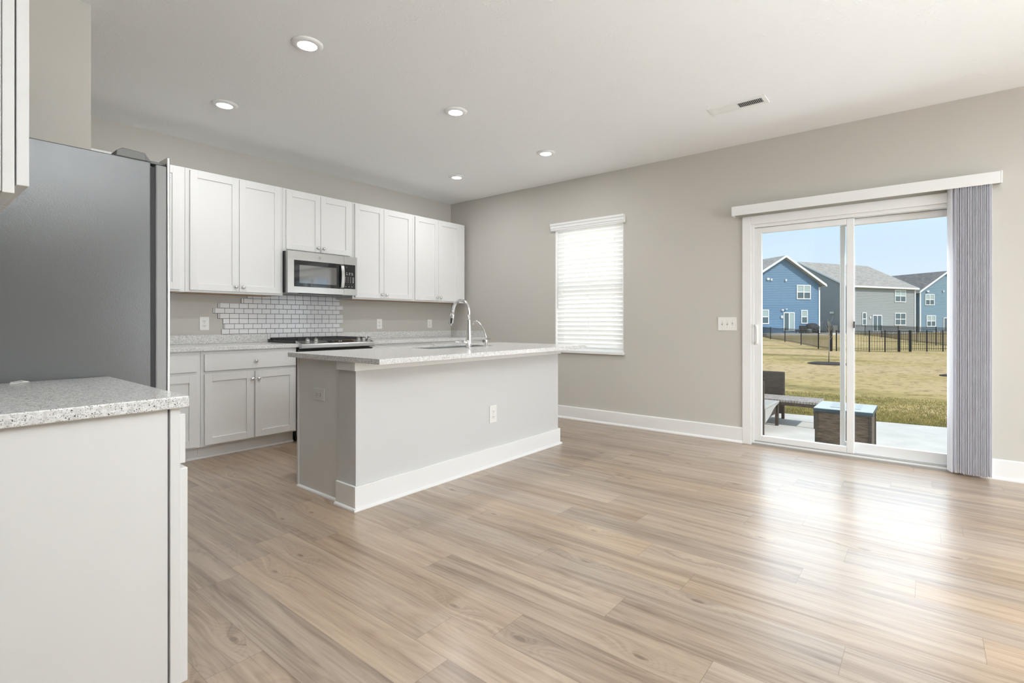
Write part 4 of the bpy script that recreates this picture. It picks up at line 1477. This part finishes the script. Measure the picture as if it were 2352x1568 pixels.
for i in range(18):
    z0 = rt.uniform(0.45, 1.05)
    a = rt.uniform(0, 6.28)
    L = rt.uniform(0.10, 0.24)
    p0 = Vector((MC[0], MC[1], z0))
    p1 = p0 + Vector((math.cos(a) * L * 0.45, math.sin(a) * L * 0.45, L * 0.75))
    p2 = p1 + Vector((math.cos(a + 0.6) * L * 0.2, math.sin(a + 0.6) * L * 0.2, L * 0.55))
    b.tube([p0, p1, p2], [0.0045, 0.003, 0.0012], 5)
b.build('twigs', 'bark', tr)

# --- fences
def fence(label, pts, hgt, thick_idx=()):
    t = thing('metal_fence', label, 'fence', (pts[0][0], pts[0][1], GZ))
    for i, (x, y) in enumerate(pts):
        w = 0.050 if i in thick_idx else 0.025
        B().box(x - w, x + w, y - w, y + w, GZ - 0.05, GZ + hgt + 0.04).build('post', 'fence', t)
    for i in range(len(pts) - 1):
        p, q = Vector((*pts[i], 0)), Vector((*pts[i + 1], 0))
        d = (q - p)
        L = d.length
        d.normalize()
        n = Vector((-d.y, d.x, 0))
        b = B()
        def bar(a0, a1, z0, z1, w):
            A0, A1 = p + d * a0, p + d * a1
            b.hexa([A0 - n * w + Vector((0, 0, z0)), A1 - n * w + Vector((0, 0, z0)), A1 + n * w + Vector((0, 0, z0)), A0 + n * w + Vector((0, 0, z0))],
                   [A0 - n * w + Vector((0, 0, z1)), A1 - n * w + Vector((0, 0, z1)), A1 + n * w + Vector((0, 0, z1)), A0 + n * w + Vector((0, 0, z1))])
        for zz in (GZ + 0.12, GZ + hgt - 0.14, GZ + hgt - 0.02):
            bar(0, L, zz, zz + 0.02, 0.010)
        m = max(2, int(L / 0.105))
        for k in range(1, m):
            bar(k * L / m - 0.005, k * L / m + 0.005, GZ + 0.05, GZ + hgt, 0.005)
        b.build('picket_panel', 'fence', t)
    return t


fence('black picket fence running away toward the blue house, left pane', [(43.6, 6.1), (39.07, 4.44), (34.03, 2.44), (29.55, 0.71), (25.15, -0.82), (23.2, -1.62)], 0.93, (5,))
fence('black picket fence across the lawn in front of the grey house', [(23.44, -1.80), (23.60, -3.07), (24.0, -3.63), (24.6, -4.12), (25.0, -4.52), (25.6, -5.12), (26.2, -5.70), (26.8, -6.4)], 0.95, (3, 4))
fence('farther black picket fence slanting down behind the nearer fence', [(60.5, 1.3), (55.7, -0.40), (49.97, -2.01), (43.04, -3.44), (37.9, -4.60), (33.9, -5.53), (31.0, -6.25)], 1.05)

# --- houses
def vec(P, e, s, f=None, t=0.0, z=0.0):
    x, y = P[0] + e[0] * s, P[1] + e[1] * s
    if f is not None:
        x += f[0] * t; y += f[1] * t
    return (x, y, z)


def obox(b, P, e, s0, s1, f, t0, t1, z0, z1):
    b.hexa([vec(P, e, s0, f, t0, z0), vec(P, e, s1, f, t0, z0), vec(P, e, s1, f, t1, z0), vec(P, e, s0, f, t1, z0)],
           [vec(P, e, s0, f, t0, z1), vec(P, e, s1, f, t0, z1), vec(P, e, s1, f, t1, z1), vec(P, e, s0, f, t1, z1)])


def laps(b, P, e, f, s0, s1, zb, zt_, peak=None, course=0.185):
    """lap siding courses on the face at t=0 (f points into the house); peak=(s,z) for a gable"""
    z = zb
    while z < (peak[1] if peak else zt_) - 0.05:
        z1 = min(z + course, peak[1] if peak else zt_)
        a, c = s0, s1
        if peak and z1 > zt_:
            k = (z1 - zt_) / (peak[1] - zt_)
            a, c = s0 + (peak[0] - s0) * k, s1 + (peak[0] - s1) * k
        if c - a > 0.05:
            b.hexa([vec(P, e, a, f, -0.030, z), vec(P, e, c, f, -0.030, z), vec(P, e, c, f, 0.0, z), vec(P, e, a, f, 0.0, z)],
                   [vec(P, e, a, f, -0.006, z1), vec(P, e, c, f, -0.006, z1), vec(P, e, c, f, 0.0, z1), vec(P, e, a, f, 0.0, z1)])
        z = z1


def house_window(root, P, e, f, s0, s1, z0, z1, lights=2, sash=True, shade=True):
    b = B()
    fw = 0.10
    obox(b, P, e, s0, s1, f, -0.09, -0.031, z0, z0 + fw)
    obox(b, P, e, s0, s1, f, -0.09, -0.031, z1 - fw, z1)
    n = lights
    for i in range(n + 1):
        sc_ = s0 + (s1 - s0 - fw) * i / n
        obox(b, P, e, sc_, sc_ + fw, f, -0.09, -0.031, z0 + fw, z1 - fw)
    zm = (z0 + z1) / 2
    if sash:
        obox(b, P, e, s0 + fw, s1 - fw, f, -0.08, -0.031, zm - 0.045, zm + 0.045)
    w = b.build('window', 'ext_white', root)
    for i in range(n):
        a = s0 + (s1 - s0 - fw) * i / n + fw
        c = s0 + (s1 - s0 - fw) * (i + 1) / n
        if sash:
            b = B(); obox(b, P, e, a, c, f, -0.05, -0.033, z0 + fw, zm - 0.045); b.build('lower_pane', 'ext_glass', w)
            b = B(); obox(b, P, e, a, c, f, -0.05, -0.033, zm + 0.045, z1 - fw); b.build('upper_pane', 'ext_blind' if shade else 'ext_glass', w)
        else:
            b = B(); obox(b, P, e, a, c, f, -0.05, -0.033, z0 + fw, z1 - fw); b.build('pane', 'ext_blind' if (shade and i == n - 1) else 'ext_glass', w)
    return w


def gable_roof(root, P, e, f, s0, s1, t0, t1, ze, sp, zp, ov, mat, axis):
    """axis 'f': ridge runs along f over s=sp;   axis 'e': ridge runs along e over t=sp"""
    th = 0.16
    b = B()
    if axis == 'f':
        sl = (zp - ze) / (s1 - sp)
        for sgn, se in ((-1, s0), (1, s1)):
            eo = se + sgn * ov
            zo = ze - sl * ov
            b.hexa([vec(P, e, sp, f, t0 - ov, zp), vec(P, e, eo, f, t0 - ov, zo), vec(P, e, eo, f, t1 + ov, zo), vec(P, e, sp, f, t1 + ov, zp)],
                   [vec(P, e, sp, f, t0 - ov, zp + th), vec(P, e, eo, f, t0 - ov, zo + th), vec(P, e, eo, f, t1 + ov, zo + th), vec(P, e, sp, f, t1 + ov, zp + th)])
    else:
        sl = (zp - ze) / (t1 - sp)
        for sgn, te in ((-1, t0), (1, t1)):
            eo = te + sgn * ov
            zo = ze - sl * ov
            b.hexa([vec(P, e, s0 - ov, f, sp, zp), vec(P, e, s0 - ov, f, eo, zo), vec(P, e, s1 + ov, f, eo, zo), vec(P, e, s1 + ov, f, sp, zp)],
                   [vec(P, e, s0 - ov, f, sp, zp + th), vec(P, e, s0 - ov, f, eo, zo + th), vec(P, e, s1 + ov, f, eo, zo + th), vec(P, e, s1 + ov, f, sp, zp + th)])
    b.build('roof', mat, root)
    b = B()
    if axis == 'f':
        for sgn, se in ((-1, s0), (1, s1)):
            eo = se + sgn * (ov + 0.04)
            zo = ze - sl * (ov + 0.04)
            lo, hi = -0.04, 0.22
            b.hexa([vec(P, e, sp, f, t0 - ov - 0.05, zp + lo), vec(P, e, eo, f, t0 - ov - 0.05, zo + lo), vec(P, e, eo, f, t0 - ov, zo + lo), vec(P, e, sp, f, t0 - ov, zp + lo)],
                   [vec(P, e, sp, f, t0 - ov - 0.05, zp + hi - 0.03), vec(P, e, eo, f, t0 - ov - 0.05, zo + hi), vec(P, e, eo, f, t0 - ov, zo + hi), vec(P, e, sp, f, t0 - ov, zp + hi - 0.03)])
            obox(b, P, e, eo, eo + sgn * 0.06, f, t0 - ov - 0.03, t1 + ov, zo - 0.02, zo + 0.15)
    else:
        for sgn, te in ((-1, t0), (1, t1)):
            eo = te + sgn * (ov + 0.02)
            zo = ze - sl * (ov + 0.02)
            obox(b, P, e, s0 - ov - 0.04, s1 + ov + 0.04, f, eo, eo + sgn * 0.10, zo - 0.03, zo + 0.17)
            for ss in (s0 - ov - 0.05, s1 + ov):
                b.hexa([vec(P, e, ss, f, sp, zp - 0.04), vec(P, e, ss, f, eo, zo - 0.04), vec(P, e, ss + 0.05, f, eo, zo - 0.04), vec(P, e, ss + 0.05, f, sp, zp - 0.04)],
                       [vec(P, e, ss, f, sp, zp + 0.19), vec(P, e, ss, f, eo, zo + 0.19), vec(P, e, ss + 0.05, f, eo, zo + 0.19), vec(P, e, ss + 0.05, f, sp, zp + 0.19)])
    b.build('roof_trim', 'ext_white', root)


# blue house, left pane
EX, EY = (0.787, -0.617), (0.617, 0.787)
P1 = (59.325, 4.032)
h1 = thing('house', 'bright blue two storey house with white gable trim in the left pane', 'house', (P1[0], P1[1], GZ))
b = B()
W1 = -9.222
pk = -4.585
b.hexa([vec(P1, EX, W1, EY, 0, GZ), vec(P1, EX, 0, EY, 0, GZ), vec(P1, EX, 0, EY, 0, 5.243), vec(P1, EX, pk, EY, 0, 7.957), vec(P1, EX, W1, EY, 0, 5.243)],
       [vec(P1, EX, W1, EY, 9.5, GZ), vec(P1, EX, 0, EY, 9.5, GZ), vec(P1, EX, 0, EY, 9.5, 5.243), vec(P1, EX, pk, EY, 9.5, 7.957), vec(P1, EX, W1, EY, 9.5, 5.243)])
laps(b, P1, EX, EY, W1, 0, GZ + 0.15, 5.243, (pk, 7.957))
b.build('wall', 'siding_blue', h1)
gable_roof(h1, P1, EX, EY, W1, 0.0, 0.0, 9.5, 5.243, pk, 7.975, 0.48, 'shingle', 'f')
house_window(h1, P1, EX, EY, -2.897, -1.122, 3.52, 5.069)
house_window(h1, P1, EX, EY, -2.34, -1.514, 0.893, 2.372, 1)
house_window(h1, P1, EX, EY, -7.743, -6.368, 0.849, 2.389, 1)
house_window(h1, P1, EX, EY, -4.559, -3.167, 0.101, 2.111, 2, False).name = 'patio_door'
b = B(); obox(b, P1, EX, -0.10, 0.06, EY, -0.10, 0.0, GZ, 4.843)
b.build('corner_board', 'ext_white', h1)
for s, z, w in ((-6.49, 5.626, 0.2958), (-6.09, 5.573, 0.1566), (-4.28, 5.539, 0.1566)):
    b = B(); obox(b, P1, EX, s - w / 2, s + w / 2, EY, -0.16, -0.031, z - 0.11, z + 0.11); b.build('flood_light', 'ext_white', h1)
b = B(); obox(b, P1, EX, -4.829, -4.567, EY, -0.16, -0.031, 2.276, 2.424); obox(b, P1, EX, -4.35, -4.22, EY, -0.25, -0.031, 2.389, 2.494); b.build('lamp', 'ext_white', h1)
b = B(); obox(b, P1, EX, -4.889, -4.681, EY, -0.14, -0.031, 1.493, 1.754); b.build('hose_reel', 'ext_white', h1)
pb = B(); obox(pb, P1, EX, -9.0, 1.2, EY, -3.0, -0.03, GZ, GZ + 0.18)
tag(pb.build('patio', 'concrete'), 'pale concrete slab along the foot of the blue house', None, kind='structure')

# grey house, middle
E2, F2 = (0.884, -0.468), (0.468, 0.884)
P2 = (66.38, 2.20)
h2 = thing('house', 'long grey two storey house seen through both door panes', 'house', (P2[0], P2[1], GZ))
b = B()
b.hexa([vec(P2, E2, 0, F2, 0, GZ), vec(P2, E2, 0, F2, 12, GZ), vec(P2, E2, 0, F2, 12, 5.36), vec(P2, E2, 0, F2, 6, 8.62), vec(P2, E2, 0, F2, 0, 5.36)],
       [vec(P2, E2, 12.95, F2, 0, GZ), vec(P2, E2, 12.95, F2, 12, GZ), vec(P2, E2, 12.95, F2, 12, 5.36), vec(P2, E2, 12.95, F2, 6, 8.62), vec(P2, E2, 12.95, F2, 0, 5.36)])
laps(b, P2, E2, F2, 0, 12.95, GZ + 0.15, 5.36)
laps(b, P2, F2, E2, 0, 12, GZ + 0.15, 5.36, (6, 8.62))
b.build('wall', 'siding_grey', h2)
gable_roof(h2, P2, E2, F2, 0.0, 12.95, 0.0, 12.0, 5.36, 6.0, 8.62, 0.30, 'shingle', 'e')
house_window(h2, P2, E2, F2, 8.87, 11.05, 3.54, 5.08)
house_window(h2, P2, E2, F2, 8.87, 11.05, 0.64, 2.21, shade=False)
house_window(h2, P2, E2, F2, 2.66, 3.42, 0.66, 2.22, 1, shade=False)
house_window(h2, P2, E2, F2, 4.60, 6.33, -0.10, 1.92, 2, False, False).name = 'patio_door'
b = B(); obox(b, P2, E2, 12.85, 13.02, F2, -0.11, 0.0, GZ, 5.1); b.build('corner_board', 'ext_white', h2)
b = B(); obox(b, P2, E2, 4.02, 4.20, F2, -0.15, -0.031, 1.5, 1.72); b.build('lamp', 'ext_white', h2)
b = B(); obox(b, P2, F2, 1.55, 1.95, E2, -0.20, -0.031, 2.08, 2.30); b.build('vent_hood', 'ext_white', h2)
pb = B(); obox(pb, P2, E2, 2.5, 8.0, F2, -3.0, -0.03, GZ, GZ + 0.10)
tag(pb.build('patio', 'concrete'), 'pale concrete slab at the foot of the grey house', None, kind='structure')

# slate blue house, right
P3 = (79.44, -4.35)
h3 = thing('house', 'slate blue house at the right edge of the right pane', 'house', (P3[0], P3[1], GZ))
b = B()
b.hexa([vec(P3, EX, 0, EY, 0, GZ), vec(P3, EX, 8.6, EY, 0, GZ), vec(P3, EX, 8.6, EY, 0, 5.02), vec(P3, EX, 4.3, EY, 0, 7.55), vec(P3, EX, 0, EY, 0, 5.02)],
       [vec(P3, EX, 0, EY, 12, GZ), vec(P3, EX, 8.6, EY, 12, GZ), vec(P3, EX, 8.6, EY, 12, 5.02), vec(P3, EX, 4.3, EY, 12, 7.55), vec(P3, EX, 0, EY, 12, 5.02)])
laps(b, P3, EX, EY, 0, 8.6, GZ + 0.15, 5.02, (4.3, 7.55))
b.build('wall', 'siding_slate', h3)
gable_roof(h3, P3, EX, EY, 0.0, 8.6, 0.0, 12.0, 5.02, 4.3, 7.58, 0.32, 'shingle_dark', 'f')
house_window(h3, P3, EX, EY, 0.85, 2.34, 3.23, 4.68)
house_window(h3, P3, EX, EY, 1.06, 2.56, 0.45, 1.92)
house_window(h3, P3, EX, EY, 3.85, 5.5, -0.25, 1.65, 2, False, False).name = 'patio_door'
b = B(); obox(b, P3, EX, -0.06, 0.12, EY, -0.10, 0.0, GZ, 4.9); b.build('corner_board', 'ext_white', h3)
b = B(); obox(b, P3, EX, 3.72, 3.86, EY, -0.16, -0.031, 4.98, 5.20); b.build('flood_light', 'ext_white', h3)
b = B(); obox(b, P3, EX, 1.0, 1.35, EY, -0.2, -0.031, 4.95, 5.12); b.build('lamp', 'ext_white', h3)

# --- things beside the neighbours' houses
def at_house(P, e, f, s, t):
    return (P[0] + e[0] * s + f[0] * t, P[1] + e[1] * s + f[1] * t)


gx, gy = at_house(P1, EX, EY, -1.83, -1.0)
gz0 = GZ + 0.18
b = B()
b.lathe((gx, gy, gz0), [(0.55, 0.0), (0.60, 0.45), (0.56, 0.70), (0.45, 0.86), (0.30, 1.0), (0.05, 1.04)], 'z', 10)
for v in b.bm.verts:
    q_ = (v.co.x - gx) * EX[0] + (v.co.y - gy) * EX[1]
    v.co += Vector((EX[0], EX[1], 0)) * q_ * 0.40
    r_ = random.Random(int(v.co.z * 1000) + int(v.co.y * 977))
    v.co += Vector((r_.uniform(-0.04, 0.04), r_.uniform(-0.04, 0.04), 0))
tag(b.build('covered_grill', 'cover'), 'grill under a black cover by the blue house', 'grill')
gx, gy = at_house(P1, EX, EY, -3.9, -1.6)
lc = thing('lounge_chair', 'dark reclined patio chair in front of the blue house door', 'chair', (gx, gy, gz0))
b = B()
Pc = (gx, gy)
b.hexa([vec(Pc, EX, -0.30, EY, -0.30, gz0 + 0.24), vec(Pc, EX, 0.60, EY, -0.30, gz0 + 0.24), vec(Pc, EX, 0.60, EY, -0.20, gz0 + 0.24), vec(Pc, EX, -0.30, EY, -0.20, gz0 + 0.24)],
       [vec(Pc, EX, -0.45, EY, -0.52, gz0 + 0.80), vec(Pc, EX, 0.45, EY, -0.52, gz0 + 0.80), vec(Pc, EX, 0.45, EY, -0.42, gz0 + 0.80), vec(Pc, EX, -0.45, EY, -0.42, gz0 + 0.80)])
b.build('backrest', 'cover', lc)
b = B(); obox(b, Pc, EX, -0.25, 0.70, EY, -0.19, 0.35, gz0 + 0.20, gz0 + 0.30); b.build('seat', 'cover', lc)
for s in (-0.2, 0.6):
    for t in (-0.18, 0.28):
        b = B(); obox(b, Pc, EX, s, s + 0.05, EY, t, t + 0.05, gz0, gz0 + 0.1995); b.build('leg', 'cover', lc)
gx, gy = at_house(P1, EX, EY, -2.78, -1.6)
b = B()
b.lathe((gx, gy, gz0), [(0.25, 0.0), (0.28, 0.22), (0.20, 0.40), (0.05, 0.45)], 'z', 9)
tag(b.build('storage_bag', 'dgrey'), 'grey bundle between patio chair and covered grill', 'bag')
gx, gy = at_house(P2, F2, E2, 2.75, -1.2)
sh_ = thing('bare_shrub', 'leafless shrub against the shaded end of the grey house', 'shrub', (gx + 0.0, gy, GZ))
b = B()
rs_ = random.Random(9)
for i in range(60):
    a = rs_.uniform(0, 6.28)
    r0 = rs_.uniform(0, 0.35)
    x0, y0 = gx + math.cos(a) * r0, gy + math.sin(a) * r0
    L = rs_.uniform(0.7, 1.5)
    k = rs_.uniform(0.1, 0.35)
    b.tube([(x0, y0, GZ), (x0 + math.cos(a) * L * k * 0.5, y0 + math.sin(a) * L * k * 0.5, GZ + L * 0.55), (x0 + math.cos(a + .5) * L * k, y0 + math.sin(a + .5) * L * k, GZ + L)], [0.02, 0.014, 0.006], 5)
b.build('twigs', 'twig', sh_)
B().lathe((gx, gy, GZ - 0.01), [(0.6, 0.0), (0.5, 0.04), (0.1, 0.06)], 'z', 16).build('mulch_bed', 'mulch', sh_)
gx, gy = at_house(P2, F2, E2, 1.12, -0.9)
b = B(); obox(b, (gx, gy), F2, -0.38, 0.38, E2, -0.4, 0.4, GZ, GZ + 0.95)
tag(b.build('air_conditioner', 'dgrey', bevel=0.04), 'dark air conditioner unit at the end of the grey house', 'air conditioner')
rr = random.Random(21)
for i in range(7):
    gx, gy = at_house(P3, EX, EY, 0.9 + i * 0.42, -0.9 + rr.uniform(-0.2, 0.2))
    r = rr.uniform(0.165, 0.205)
    b = B()
    b.lathe((gx, gy, GZ), [(r * 0.9, 0.0), (r, r * 0.4), (r * 0.7, r * 0.95), (r * 0.1, r * 1.15)], 'z', 9)
    tag(b.build('boulder', 'stone'), 'pale landscape boulder along the foot of the slate blue house', 'boulder', 'boulders by the slate blue house')
